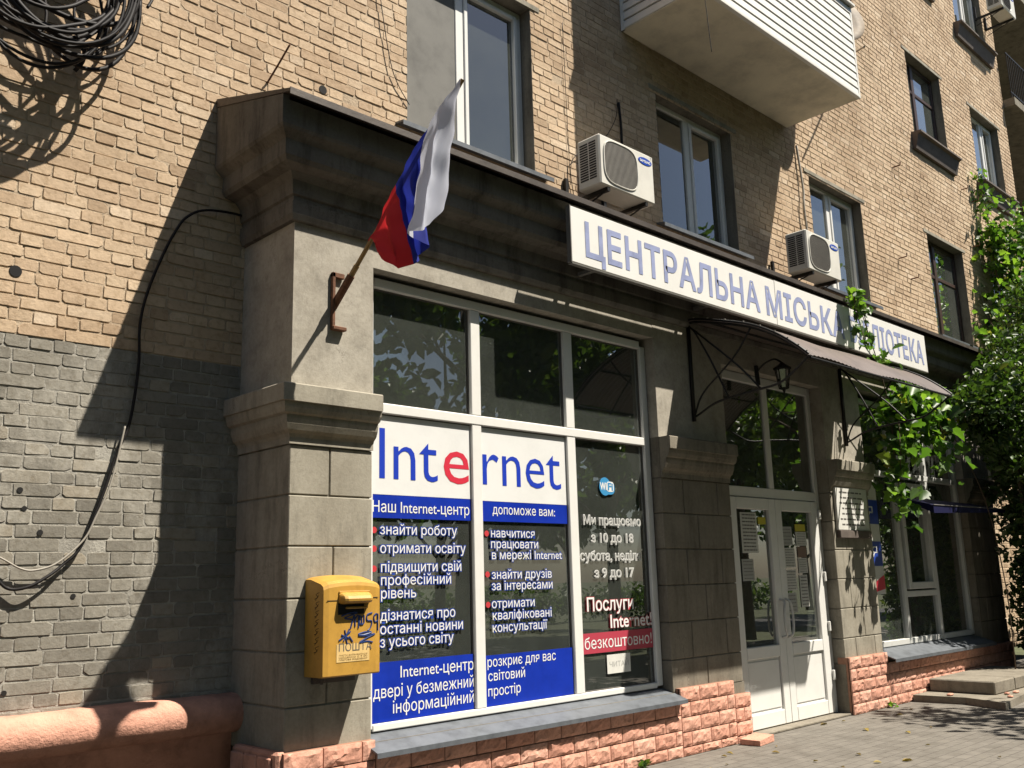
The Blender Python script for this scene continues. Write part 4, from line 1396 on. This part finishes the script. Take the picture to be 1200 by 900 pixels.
m.box(ux(.05), ux(.23), MYF - .002, MYF - .0006, vz(.195), vz(.187)); m.box(ux(.81), ux(.96), MYF - .002, MYF - .0006, vz(.175), vz(.167))
m.build('lid_seam', M['slot'], t)
m = MB(); m.box(ux(.22), ux(.80), MYF - .002, MYF - .0004, vz(.85), vz(.66)); m.build('faded_label', M['yellow_pale'], t)
m = MB()
put_text(m, 'ПОШТА', ux(.26), ux(.84), vz(.735), .062, MYF - .0028)
m.build('lettering', M['letter_grey'], t)
m = MB()
for i in range(3): put_text(m, ['листи виймаються', 'щоденно о 9 00', 'поштове відділення'][i], ux(.26), ux(.76), vz(.785 + .024 * i), .016, MYF - .0026)
m.build('small_print', M['pole'], t)
def strokes(mb, S, fx, fz, y, r):
    for s in S: mb.tube(smooth_path([(fx(a), y, fz(b_)) for a, b_ in s], 4), r, 5)
m = MB()
G = [[(.30, .36), (.45, .33), (.58, .33), (.40, .37), (.36, .385), (.48, .40)], [(.46, .50), (.50, .40), (.53, .36), (.54, .48)], [(.54, .40), (.60, .36), (.60, .50)],
     [(.63, .36), (.62, .44), (.66, .46), (.70, .44), (.70, .36)], [(.66, .37), (.66, .46)], [(.85, .34), (.76, .36), (.76, .42), (.84, .43), (.82, .50), (.77, .53)],
     [(.93, .35), (.88, .38), (.90, .44), (.95, .42), (.95, .35), (.95, .54)], [(.30, .56), (.44, .60)], [(.36, .51), (.40, .66)], [(.26, .62), (.46, .53)], [(.44, .50), (.34, .63)], [(.44, .58), (.50, .64)],
     [(.60, .565), (.72, .545), (.84, .55), (.70, .575), (.60, .57)], [(.60, .58), (.76, .585), (.90, .57), (.75, .61), (.62, .655), (.76, .645), (.86, .66)]]
strokes(m, G, ux, vz, MYF - .0015, .0046)
m.build('graffiti', M['graffiti'], t)
m = MB()
for a in range(7):
    w0 = .10 + a * .095
    for s in ([(.25, w0), (.5, w0 + .02), (.35, w0 + .05), (.6, w0 + .07)], [(.3, w0 + .03), (.55, w0 + .085)]):
        m.tube(smooth_path([(MX0 - .001, -.19 + .14 * u_, vz(w_)) for u_, w_ in s], 3), .0016, 4)
m.build('side_scribble', M['marker_black'], t)
m = MB(); m.tube([(.20, -.07, .925), (.20, -.07, .895)], .018, 8); m.tube([(.20, -.07, .897), (.20, -.07, .878)], .010, 8); m.box(.17, .46, -.03, -.003, .88, .93); m.build('lock', M['dark_sill'], t)

# ------------------------------------------------------------ flag on its pole
FB = Vector((.305, -.02, 3.23)); FD = Vector((.17, -1.0, 1.11))
t = thing('flag', 'white blue and red striped flag hanging from a slanted wall pole', 'flag', tuple(FB))
m = MB(); m.tube([FB - FD * .015, FB + FD * .18], .019, 8); m.tube([FB + FD * .16, FB + FD * 1.06], [.015, .012], 8); m.build('pole', M['pole'], t)
m = MB(); m.tube([FB - FD * .03, FB + FD * .13], .026, 8); m.box(.268, .292, -.03, -.003, 3.05, 3.42, 0, .004)
m.box(.268, .37, -.045, -.004, 3.035, 3.06, 0, .004); m.box(.268, .36, -.03, -.004, 3.385, 3.42, 0, .004); m.build('bracket', M['rust'], t)
# cloth: hoist along the pole from its tip, hanging and folded; control rows (end point x, y, z)
CTRL = []
def UNP(px, py, y):
    a = (px - 600) / 1111.45; b_ = (py - 450) / 1111.45
    d = Vector((RC[0][0] * a + RC[1][0] * b_ + RC[2][0], RC[0][1] * a + RC[1][1] * b_ + RC[2][1], RC[0][2] * a + RC[1][2] * b_ + RC[2][2]))
    k = (y + 5.0) / d.y
    return Vector((-2.975, -5, 1.435)) + d * k
# measured once from the photograph: end of each fly line (s along the hoist, photo px, depth)
rows = [(0.0, 529, 150, -1.04, 517, 246, -.98), (.10, 517, 170, -1.02, 507, 262, -1.0), (.20, 505, 185, -1.0, 490, 271, -1.0), (.29, 495, 212, -.93, 480, 271, -.93),
        (.335, 490, 210, -.82, 488, 279, -.80), (.42, 488, 222, -.76, 499, 288, -.74), (.50, 480, 230, -.76, 496, 297, -.74), (.58, 474, 232, -.66, 490, 304, -.65),
        (.66, 464, 238, -.68, 484, 309, -.70), (.75, 456, 250, -.66, 470, 314, -.68), (.85, 450, 262, -.58, 460, 314, -.64), (.93, 441, 268, -.54, 450, 302, -.60), (1.0, 436, 270, -.44, 445, 294, -.54)]
NU, NV = 60, 26
def interp(col_, s): return float(np.interp(s, [r_[0] for r_ in rows], [r_[col_] for r_ in rows]))
vv = []
for i in range(NU + 1):
    s = i / NU
    h = FB + FD * (1.05 - (1.05 - .29) * s) + Vector((-.085, -.07, .0)) * (.22 + .85 * math.sin(math.pi * min(1, s * 1.05 + .03)) ** .7)
    mid = UNP(interp(1, s), interp(2, s), interp(3, s))
    end = UNP(interp(4, s), interp(5, s), interp(6, s))
    for j in range(NV + 1):
        w_ = j / NV
        p_ = h * (1 - w_) ** 2 + mid * 2 * w_ * (1 - w_) * 1.0 + end * w_ ** 2
        f_ = .03 * math.sin(s * 30 + w_ * 1.5) * math.sin(w_ * math.pi * .5)
        p_ = p_ + Vector((.45, -1, 0)) * f_ * .7 + Vector((1, .3, 0)) * (.006 * math.sin(w_ * 17 + s * 23)) + Vector((.5, -.8, .2)) * (.006 * math.sin(s * 61 + w_ * 9) * math.sin(w_ * 23 - s * 14))
        vv.append(p_)
ffs = ([], [], [])
for i in range(NU):
    k = 0 if (i + .5) / NU < 1 / 3 else (1 if (i + .5) / NU < 2 / 3 else 2)
    for j in range(NV): ffs[k].append((i * (NV + 1) + j, (i + 1) * (NV + 1) + j, (i + 1) * (NV + 1) + j + 1, i * (NV + 1) + j + 1))
m = MB()
for k in range(3): m.add(vv if k == 0 else [], [], k)
for k in range(3):
    m.f += ffs[k]; m.m += [k] * len(ffs[k])
m.build('cloth', [M['flag_white'], M['flag_blue'], M['flag_red']], t, smooth=True)

# ------------------------------------------------------------ air conditioners
def make_ac():
    X0, X1, Y0, Y1, Z0, Z1 = 3.13, 3.915, .085, .355, 4.885, 5.372
    t = thing('air_conditioner', 'clean white outdoor air conditioner with a blue oval logo left of the second upper window', 'air conditioner', (3.5, .35, 4.88), 'outdoor air conditioner units on the brick wall')
    m = MB(); m.box(X0, X1, Y0, Y1, Z0, Z1, 0, .014); m.build('case', M['ac_white'], t)
    m = MB()
    m.disc(X0 + .29, Y0 - .004, (Z0 + Z1) / 2 + .005, .235, .205, 48, 0, .006, 3.6)
    m.build('fan_grille', M['ac_grille'], t)
    m = MB()
    a = [(X0 + .29 + .238 * math.copysign(abs(math.cos(q)) ** .55, math.cos(q)), Y0 - .004, (Z0 + Z1) / 2 + .005 + .208 * math.copysign(abs(math.sin(q)) ** .55, math.sin(q))) for q in np.linspace(0, 2 * math.pi, 49)]
    m.tube(a, .007, 6); m.build('grille_ring', M['ac_white'], t)
    m = MB()
    for k in range(26):
        x = X0 + .075 + k * .0172
        hh = .2 * (max(0, 1 - abs((x - X0 - .29) / .235) ** 3.6)) ** (1 / 3.6)
        m.box(x, x + .0045, Y0 - .007, Y0 - .0042, (Z0 + Z1) / 2 + .005 - hh, (Z0 + Z1) / 2 + .005 + hh)
    m.build('grille_slat', M['ac_dark'], t)
    m = MB()
    for k in range(15):
        z = Z0 + .075 + k * .0245
        m.box(X0 - .0035, X0 - .0005, Y0 + .045, Y0 + .125, z, z + .0145)
        m.box(X0 - .0035, X0 - .0005, Y0 + .14, Y0 + .235, z, z + .0145)
    m.build('side_louvre', M['ac_dark'], t)
    m = MB(); m.disc(X1 - .13, Y0 - .004, Z1 - .085, .10, .036, 32, 0, .004); m.build('logo_oval', M['logo_blue'], t)
    m = MB(); put_text(m, 'SAMSUNG', X1 - .205, X1 - .055, Z1 - .099, .036, Y0 - .0055, 0, .03); m.build('logo_lettering', M['letter_white'], t)
    for x in (X0 + .10, X1 - .14):
        m = MB(); m.box(x, x + .035, Y0 + .01, D - .02, Z0 - .038, Z0 - .001); m.box(x - .002, x + .037, D - .045, D - .012, Z0 - .038, Z0 + .25)
        m.tube([(x + .017, Y0 + .05, Z0 - .03), (x + .017, D - .03, Z0 - .16)], .008, 5)
        m.build('bracket', M['black'], t)
    return t
ac1 = make_ac()
ac2 = copy_tree(ac1)
ac2.location.x += 3.62; ac2.location.y -= .01; ac2.location.z -= .02
ac2['label'] = 'outdoor air conditioner mounted low beside the third upper window'
ac3 = copy_tree(ac1)
ac3.location.x += 12.2; ac3.location.z += 7.15
ac3['label'] = 'outdoor air conditioner highest up by the far corner'

# ------------------------------------------------------------ cables, hooks and small wall fittings
def cable(name, pts, r, mat, label, cat='cable', n=8):
    m = MB(); m.tube(smooth_path(pts, n), r, 6)
    o = m.build(name, mat, None, smooth=True)
    return tag(o, label, cat)
y_ = D - .035
cable('power_cable', [(.02, y_, 3.90), (-.099, y_, 3.915), (-.311, y_, 3.885), (-.44, y_, 3.80), (-.52, y_, 3.66), (-.585, y_, 3.50), (-.66, y_, 3.27), (-.70, y_, 3.05), (-.695, y_, 2.80), (-.71, y_, 2.58), (-.736, y_, 2.40), (-.793, y_, 2.243), (-.862, y_, 1.99),
                      (-.963, y_, 1.70), (-1.05, y_, 1.60), (-1.14, y_ - .02, 1.53), (-1.24, y_ - .02, 1.475), (-1.33, y_, 1.47), (-1.42, y_, 1.54), (-1.60, y_, 1.62)], .009, M['cable'], 'thick black cable sagging down the brick wall left of the porch')
cable('power_cable', [(-.76, y_ - .01, 2.40), (-.80, y_ - .015, 2.18), (-.839, y_ - .02, 2.015), (-.90, y_ - .02, 1.86), (-.96, y_ - .02, 1.73), (-1.09, y_ - .02, 1.605), (-1.20, y_ - .01, 1.565), (-1.28, y_ - .01, 1.575), (-1.40, y_ - .01, 1.64), (-1.6, y_, 1.72)], .006, M['cable_grey'], 'thin grey cable beside the thick black one on the wall')

t = thing('cable_coil', 'tangled coil of black cables hung high on the brick wall', 'cable coil', (-1.3, D, 5.0))
r6 = random.Random(21)
for k in range(17):
    cx, cz = -1.36 + r6.uniform(-.14, .08), 5.02 + r6.uniform(-.10, .14)
    rx, rz = .44 + r6.uniform(-.10, .06), .46 + r6.uniform(-.10, .10)
    cy = .40 + r6.uniform(-.12, .10)
    ph, tw = r6.uniform(0, 6.3), r6.uniform(-.25, .25)
    pts = []
    for i in range(22):
        a = 2 * math.pi * i / 20
        q = 1 + .10 * math.sin(2 * a + ph) + .05 * math.sin(3 * a + ph * 2)
        dx, dz = rx * math.cos(a) * q, rz * math.sin(a) * q
        pts.append((cx + dx * math.cos(tw) - dz * math.sin(tw), cy + .05 * math.sin(a + ph) + .03 * math.cos(2 * a), cz + dx * math.sin(tw) + dz * math.cos(tw)))
    m = MB(); m.tube(smooth_path(pts, 3), r6.choice([.010, .012, .014, .016]), 6)
    m.build('cable_loop', M['cable'], t, smooth=True)
for k in range(2):
    cx = -1.52 + .34 * k
    pts = [(cx - .05, .42, 5.0), (cx - .10, .40, 4.82), (cx - .04, .39, 4.62 - .03 * k), (cx + .05, .39, 4.60), (cx + .09, .40, 4.74), (cx + .02, .42, 5.1)]
    m = MB(); m.tube(smooth_path(pts, 5), .009, 6); m.build('cable_loop', M['cable'], t, smooth=True)
m = MB(); m.tube([(-1.36, D, 5.42), (-1.36, .33, 5.45)], .012, 6); m.tube([(-1.36, .33, 5.45), (-1.36, .32, 5.52)], .012, 6); m.build('wall_hook', M['rust'], t)
m = MB(); m.tube([(-1.72, .40, 5.22), (-1.22, .42, 5.28)], .075, 12); m.tube([(-1.76, .40, 5.217), (-1.72, .40, 5.22)], .04, 8); m.tube([(-1.22, .42, 5.28), (-1.18, .42, 5.284)], .04, 8); m.build('splice_closure', M['cable'], t, smooth=False)
m = MB(); m.tube(smooth_path([(-.84, .42, 5.05), (-.80, .44, 5.15), (-.77, .5, 5.30), (-.70, .55, 5.6)], 5), .010, 6); m.build('tail', M['cable'], t, smooth=True)
m = MB(); m.tube(smooth_path([(-1.2, .42, 4.62), (-1.19, .46, 4.56), (-1.22, .5, 4.5)], 4), .014, 6); m.build('cable_tie', M['cable'], t)

cable('metal_pin', [(.131, D, 4.98), (.175, D - .09, 5.12), (.216, D - .16, 5.25)], .007, M['rust'], 'thin rusty rod sticking out of the bricks above the cornice corner', 'rod')
cable('thin_wire', [(.98, D - .02, 6.9), (1.10, D - .03, 6.1), (1.22, D - .03, 5.5), (1.40, D - .02, 5.25)], .004, M['cable'], 'thin dark wire hanging left of the first upper window', 'wire')
cable('thin_wire', [(3.30, D - .02, 6.8), (3.31, D - .02, 5.9), (3.32, D - .02, 5.1)], .003, M['cable'], 'straight thin wire running down right of the first upper window', 'wire')
cable('thin_wire', [(3.36, D - .02, 5.0), (3.32, D - .03, 5.25), (3.40, D - .04, 5.42), (3.75, D - .05, 5.65), (4.02, D - .04, 6.0), (4.08, D - .03, 6.25)], .004, M['cable'], 'looping thin wire above the clean air conditioner', 'wire')
cable('drain_pipe_hose', [(4.10, D - .03, 6.22), (4.12, D - .03, 5.9), (4.10, D - .03, 5.4), (4.05, D - .03, 5.1)], .014, M['cable'], 'black hose on the bricks behind the clean air conditioner', 'hose')
cable('hanging_wire', [(4.25, -.38, 7.2), (4.26, -.40, 7.0), (4.27, -.41, 6.7), (4.28, -.42, 6.4)], .004, M['cable'], 'loose wire hanging from the white balcony', 'wire')
cable('drain_pipe_hose', [(7.75, D - .03, 6.9), (7.78, D - .05, 6.3), (7.74, D - .06, 6.05), (7.76, D - .05, 5.5), (7.5, D - .06, 5.3)], .014, M['cable_grey'], 'grey hose dropping beside the third upper window', 'hose')
hk = [(10.6, 6.0, 'rusty hook in the bricks midway between the third and fourth upper windows'), (10.95, 5.75, 'lower rusty hook beside the fourth upper window'), (13.5, 7.9, 'rusty hook right of the brown window with the box sill'),
      (13.95, 7.8, 'rusty hook just left of the white window by the creeper'), (10.75, 7.5, 'rusty hook in the bricks left of the brown window with the box sill'), (13.7, 6.9, 'rusty hook above the lintel near the creeper')]
for i, (x, z, lb) in enumerate(hk):
    m = MB(); m.tube([(x, D, z), (x, D - .12, z), (x + .01, D - .125, z + .05)], .010, 5)
    tag(m.build('wall_hook', M['rust']), lb, 'hook', 'rusty hooks in the brick wall')
# dark drill holes and pipe stubs in the wall
for i, (x, z, r, lb) in enumerate(((-1.414, 3.237, .034, 'large dark hole in the tan bricks just above the grey painted zone'), (.593, 5.095, .034, 'large dark hole just above the corner of the cornice'),
        (-1.30, 2.0, .016, 'drill hole in the grey bricks highest at the left edge'), (-1.18, 1.77, .016, 'drill hole in the grey bricks beside the sagging cables'), (-1.27, 1.90, .014, 'small drill hole just below the highest one in the grey bricks'),
        (-1.3, .93, .014, 'small drill hole low in the grey bricks just above the pink moulding'), (-.98, 1.42, .014, 'small drill hole in the grey bricks under the cable sag'))):
    m = MB(); m.tube([(x, D - .0082, z), (x, D - .004, z)], r, 14)
    tag(m.build('drill_hole', M['slot']), lb, 'hole', 'round holes in the brick wall')

# satellite dish beyond the balcony
t = thing('satellite_dish', 'beige satellite dish half hidden behind the white balcony', 'satellite dish', (8.4, D, 8.5))
cen = Vector((7.96, .08, 8.66)); ax = Vector((-.55, -1.0, .45)).normalized(); sx = ax.cross(Vector((0, 0, 1))).normalized(); sy = sx.cross(ax)
m = MB(); vv = [cen - ax * .09]
for rr_ in range(1, 6):
    for k in range(32):
        a = 2 * math.pi * k / 32; q = rr_ / 5
        vv.append(cen + (sx * math.cos(a) * .50 + sy * math.sin(a) * .56) * q - ax * .09 * (1 - q * q))
m.add(vv, [(0, 1 + (k + 1) % 32, 1 + k) for k in range(32)] + [(1 + r_ * 32 + k, 1 + r_ * 32 + (k + 1) % 32, 33 + r_ * 32 + (k + 1) % 32, 33 + r_ * 32 + k) for r_ in range(4) for k in range(32)])
o = m.build('reflector', M['dish'], t, smooth=True); md = o.modifiers.new('thickness', 'SOLIDIFY'); md.thickness = .008
m = MB(); m.tube([cen - ax * .1, (8.55, D - .25, 8.6), (8.55, D, 8.6)], .02, 8); m.tube([cen - sy * .5, cen - sy * .2 + ax * .5], .012, 6); m.build('mount', M['rust'], t)
t = thing('wall_bracket', 'pale angled bracket reaching out of the bricks right of the balcony', 'bracket', (9.4, D, 8.5))
m = MB(); m.tube([(9.35, D, 8.85), (8.95, .2, 8.55), (8.5, -.1, 8.3)], .014, 6); m.build('arm', M['cable_grey'], t)
m = MB(); m.box(9.28, 9.42, D - .05, D - .012, 8.76, 8.94, 0, .01); m.build('plate', M['rust'], t)

# ------------------------------------------------------------ steps, loose brick
t = thing('stone_steps', 'two low grey stone steps in front of the side window', 'steps', (8.8, -.5, 0))
m = MB()
m.prism([(7.93, -.07), (8.0, -.62), (7.78, -1.10), (10.3, -.82), (10.3, -.07)], 2, .001, .075); m.build('lower_step', M['step'], t)
m = MB()
for k in range(3):
    xa, xb = 8.36 + k * .62, 8.36 + k * .62 + .612
    m.box(xa - .0, xb, -.80, -.08, .0755, .215, 0, .012)
m.build('upper_step', M['step'], t)
m = MB()
m.add([(4.42, -.09, .004), (4.45, -.27, .004), (4.74, -.23, .004), (4.71, -.06, .004), (4.42, -.09, .05), (4.45, -.27, .045), (4.74, -.23, .06), (4.71, -.06, .065)],
      [(3, 2, 1, 0), (4, 5, 6, 7), (0, 1, 5, 4), (1, 2, 6, 5), (2, 3, 7, 6), (3, 0, 4, 7)])
o = m.build('loose_tile', M['pink'])
tag(o, 'loose pink facing tile lying on the pavement by the door', 'tile')
for i, (x, y) in enumerate(((8.62, -.93), (8.45, -.9), (8.02, -.45), (8.2, -1.02))):
    m = MB(); r_ = random.Random(i)
    m.box(x, x + .06 + .04 * r_.random(), y, y + .05, .0765, .10, 0, .012)
    tag(m.build('stone_fragment', M['pink']), 'small pink stone fragment lying on the lower step', 'stone fragment', 'stone fragments on the steps')

r8 = np.random.default_rng(12)
nl = 48
fl = np.stack([r8.uniform(2.5, 10.5, nl), -.07 - np.abs(r8.gamma(1.2, .55, nl)), np.full(nl, .012)], 1)
fl = fl[(fl[:, 0] < 7.6) | (fl[:, 1] < -1.3)]
wd = np.concatenate([np.array([[x, y, .035]]) + r8.normal(0, (.035, .02, .012), (14, 3)) for x, y in ((7.35, -.09), (3.1, -.09), (2.2, -.09), (8.3, -.9), (1.2, -.09))])
o = leaf_cloud('weeds', wd, .055, M['vine_leaf'], None, 'oval', -.6, 19)
tag(o, 'small green weeds growing along the foot of the pink stone base', 'weeds', kind='stuff')
o = leaf_cloud('fallen_leaves', fl, .055, M['dry_leaf'], None, 'oval', 0.0, 15, (0, 0, 9))
tag(o, 'scattered dry leaves lying on the pavement along the wall', 'fallen leaves', kind='stuff')

# ------------------------------------------------------------ climbing vine over the canopy
def stems(mb, lines, r=.008):
    for s in lines: mb.tube(smooth_path(s, 5), [r * (1 - .6 * i / max(1, (len(s) - 1) * 5)) for i in range((len(s) - 1) * 5 + 1)], 5)
def strand(pts, n, spread, seed):
    P = smooth_path(pts, 8)
    r = np.random.default_rng(seed)
    idx = r.integers(0, len(P), n)
    return np.array([tuple(P[i]) for i in idx]) + r.normal(0, spread, (n, 3))
t = thing('grape_vine', 'bright green grape vine hanging over the sign and under the canopy end', 'vine', (8.3, -.1, 0))
lines = [[(9.9, -.5, .1), (9.8, -.55, 1.2), (9.6, -.5, 2.3), (8.9, -.45, 3.1), (8.2, -.5, 3.32), (7.8, -.4, 3.3), (7.3, -.6, 3.35)],
         [(7.8, -.25, 3.1), (7.35, -.35, 3.7), (6.80, -.45, 4.3), (6.62, -.48, 4.42)],
         [(6.62, -.48, 4.42), (6.60, -.52, 4.1), (6.55, -.6, 3.8)], [(6.75, -.46, 4.40), (6.8, -.5, 4.15), (6.72, -.55, 3.75)],
         [(7.3, -.6, 3.35), (6.9, -.75, 3.2), (6.6, -.85, 2.7), (6.62, -.8, 2.2), (6.6, -.8, 1.95)], [(7.3, -.6, 3.3), (7.6, -.9, 3.0), (7.55, -.95, 2.5)], [(6.8, -.7, 3.1), (6.75, -.7, 2.4), (6.9, -.7, 2.0)]]
sh = lambda L: [(a + .85, b_ + .40, c + .16) for a, b_, c in L]
lines[4:] = [[lines[4][0]] + sh(lines[4][1:]), sh(lines[5]), sh(lines[6])]
m = MB(); stems(m, lines); m.build('stem', M['stem'], t)
pts = [strand(lines[1][1:], 16, .06, 0), strand(lines[2], 30, .05, 1), strand(lines[3], 26, .05, 2), strand([(6.55, -.75, 3.60), (6.7, -.72, 3.62), (6.9, -.8, 3.55)], 14, .06, 3)]
leaf_cloud('hanging_shoots', np.concatenate(pts), .075, M['vine_leaf'], t, 'grape', .5, 13, (-.15, -.5, .1))
pts = [strand(lines[4], 75, .11, 4), strand(lines[5], 70, .14, 5), strand(lines[6], 60, .10, 6),
       blob((8.0, -.34, 3.24), (.52, .26, .34), 170, 7, .1), blob((7.85, -.33, 2.92), (.32, .2, .34), 50, 8, .1), blob((8.6, -.36, 3.1), (.42, .24, .30), 90, 9, .1),
       blob((8.95, -.34, 3.34), (.6, .24, .36), 150, 10, .1)]
leaf_cloud('foliage', np.concatenate(pts), .105, M['vine_leaf'], t, 'grape', .35, 3, (-.15, -.5, .1))

# dense shrub-like creeper at the right edge, and the creeper climbing the wall above it
t = thing('climbing_shrub', 'dense dark leafy shrub covering the right end of the library front', 'shrub', (9.9, -.6, 0))
r7 = random.Random(4)
lines = []
for k in range(7):
    x = 10.5 + r7.uniform(-.4, .8)
    lines.append([(x, -.6, 0), (x + r7.uniform(-.15, .15), -.65, 1.0), (x + r7.uniform(-.3, .3), -.7, 2.0), (x + r7.uniform(-.5, .5), -.75, 3.2), (x + r7.uniform(-.6, .6), -.7, 4.0)])
m = MB(); stems(m, lines, .03); m.build('stem', M['bark'], t)
cl = [((9.85, -.85, 3.65), (.75, .5, .5)), ((9.3, -.75, 3.45), (.55, .4, .36)), ((10.3, -.8, 2.9), (.7, .45, .5)), ((10.75, -.8, 2.1), (.65, .45, .55)), ((10.8, -.75, 1.3), (.6, .45, .55)),
      ((10.8, -.75, .6), (.6, .45, .5)), ((10.9, -.7, 2.5), (.8, .6, 1.6)), ((11.2, -.7, .9), (.9, .6, .9)), ((9.5, -.7, 3.1), (.35, .3, .3)), ((10.8, -.8, 4.2), (.8, .5, .5)), ((11.5, -.75, 1.7), (.7, .5, 1.1)), ((11.2, -.8, .5), (.7, .5, .6)), ((11.1, -.95, 1.0), (.65, .4, .75)), ((12.6, -.7, .7), (1.0, .6, .9)), ((12.4, -.7, 2.0), (.9, .6, 1.1)), ((14.0, -.6, 1.2), (1.0, .6, 1.4)), ((15.6, -.4, 1.4), (1.0, .6, 1.6)), ((12.0, -.7, 3.6), (1.0, .6, 1.2)), ((12.6, -.5, 5.0), (.8, .5, .9))]
pts = [blob(c, r_, int(2600 * r_[0] * r_[2] + 400), 30 + i, .15) for i, (c, r_) in enumerate(cl)]
leaf_cloud('foliage', np.concatenate(pts), .085, M['dark_leaf'], t, 'oval', .3, 6)
t = thing('wall_creeper', 'light green creeper climbing the brick wall above the dark shrub', 'creeper', (11.8, .3, 4.0))
lines = [[(11.3, -.2, 3.9), (11.7, .1, 4.9), (12.0, .3, 5.9), (12.35, .45, 6.9), (12.45, .5, 7.8), (12.35, .52, 8.3)], [(11.9, .25, 5.4), (12.6, .3, 6.2), (12.9, .4, 7.0)], [(11.5, 0, 4.4), (11.1, .1, 5.0), (11.0, .2, 5.3)]]
lines = [[(p[0] + 1.75, p[1], p[2]) for p in l] for l in lines]
m = MB(); stems(m, lines, .014); m.build('stem', M['stem'], t)
pts = [strand(lines[0][:5], 420, .19, 40), strand(lines[0][3:], 40, .08, 41), strand(lines[1], 330, .2, 42), strand(lines[2], 90, .13, 43), blob((13.3, .0, 4.6), (.7, .4, .55), 330, 44, .1),
       blob((14.4, .25, 5.6), (.7, .35, .8), 360, 45, .1), blob((15.0, .15, 6.1), (.7, .3, 1.1), 330, 47, .1), blob((14.9, .2, 7.3), (.45, .28, .7), 150, 48, .1), blob((14.2, .0, 4.9), (.8, .4, .8), 330, 49, .1), blob((14.2, .3, 6.9), (.4, .25, .6), 170, 46, .1)]
leaf_cloud('foliage', np.concatenate(pts), .10, M['vine_leaf'], t, 'grape', .3, 7, (-.1, -.4, .1))

t = thing('wall_sign', 'pale poster board with a dark round emblem half hidden by the shrub', 'sign', (10.9, -.3, 2.6))
m = MB(); m.box(10.50, 11.3, -.30, -.27, 2.60, 3.42, 0, .004); m.build('board', M['paper_grey'], t)
m = MB(); m.disc(10.93, -.304, 2.88, .20, .16, 32, 0, .003); m.box(10.6, 10.72, -.304, -.301, 3.22, 3.30); m.box(11.05, 11.15, -.304, -.301, 3.2, 3.28); m.build('emblem', M['letter_grey'], t)

# ------------------------------------------------------------ street trees: dapple and reflection sources, plus unseen ones added to dim sky and bounce light
def street_tree(x, y, h, cr, label, seed, nleaf=4200, size=.16, z0=2.4):
    t = thing('street_tree', label, 'tree', (x, y, 0), 'street trees')
    r = random.Random(seed)
    m = MB(); lean = r.uniform(-.3, .3)
    m.tube(smooth_path([(x, y, -.05), (x + lean * .3, y, h * .25), (x + lean, y + .1, h * .5), (x + lean, y, h * .85)], 4), [.17 - .013 * i for i in range(13)], 9); m.build('trunk', M['bark'], t, smooth=True)
    m = MB(); cs = []
    for k in range(15):
        a = r.uniform(0, 6.3); q = r.uniform(.35, 1)
        zz = z0 + (h - z0) * r.uniform(.1, 1.0)
        w_ = cr * q * (1 - .45 * abs(2 * (zz - z0) / (h - z0) - .9))
        tip = (x + lean * .6 + w_ * math.cos(a), y + w_ * math.sin(a), zz)
        s0 = (x + lean * .6, y, max(z0 * .8, zz - .5 * w_ - .6))
        m.tube(smooth_path([s0, ((s0[0] + tip[0]) / 2, (s0[1] + tip[1]) / 2, (s0[2] + tip[2]) / 2 + .15), tip], 4), [.06 - .005 * i for i in range(9)], 6)
        cs.append(tip)
    m.build('limb', M['bark'], t)
    pts = [blob(c, (cr * .38, cr * .38, cr * .30), nleaf // len(cs), seed * 50 + i, .1) for i, c in enumerate(cs)]
    leaf_cloud('crown', np.concatenate(pts), size, M['street_leaf'], t, 'oval', .3, seed)
street_tree(9.4, -4.1, 5.8, 1.6, 'street tree on the pavement whose dappled shade falls before the door', 1, 1300, .15, 3.3)
street_tree(13.6, -3.0, 7.5, 2.2, 'street tree farther along the pavement beyond the shrub', 2, 3200, .15, 2.6)
for i, (x, y, h) in enumerate(((-14, -7.6, 9.6), (-8.6, -7.5, 9.8), (-3.9, -9.4, 9.8), (.4, -8.8, 9.5), (5.0, -8.4, 9.2), (8.9, -8.5, 9.0), (13, -8.2, 9.4), (17, -7.5, 9.6), (21.5, -7.4, 9.8), (26.5, -7.4, 9.8))):
    street_tree(x, y, h, 2.9, 'tall unseen roadside tree, placed to block sky and shade the street, mirrored in the window panes', 10 + i, 5200, .27, 3.0)  # unseen row, set close and dense to cut sky and ground light
street_tree(3.5, -5.4, 8.6, 1.6, 'slim unseen tree beside the camera, added to shade the pavement', 90, 2600, .17, 5.3)  # added out of view so its shade dims the ground bounce
street_tree(0.5, -5.6, 8.6, 1.6, 'slim unseen tree beside the camera, added to shade the pavement', 91, 2600, .17, 5.3)  # likewise added for the shade it throws on the pavement
for i, (x, y, h) in enumerate(((-16, -15.3, 11), (-11, -15.6, 11.5), (-6, -15.3, 11), (-1, -15.5, 11.8), (4, -15.4, 11.2), (9, -15.5, 11.8), (14, -15.3, 11), (19.5, -15.4, 11.5), (26, -15.5, 11.5), (34, -15.4, 11.5))):
    street_tree(x, y, h, 3.6, 'tall unseen tree across the road, added to shade the road, mirrored in the window panes', 40 + i, 3600, .40, 2.2)  # second row, added to shade the road and dim its bounce
hd = np.concatenate([blob((x, -20.0 + .3 * math.sin(x), .55), (1.2, .6, .8), 260, 200 + i, .1) for i, x in enumerate(np.arange(-14, 40, 1.6))])
o = leaf_cloud('hedge', hd, .22, M['street_leaf'], None, 'oval', .2, 77)  # added out of view to darken the low part of the reflections
tag(o, 'long unseen hedge across the road, added to darken the window reflections', 'hedge')
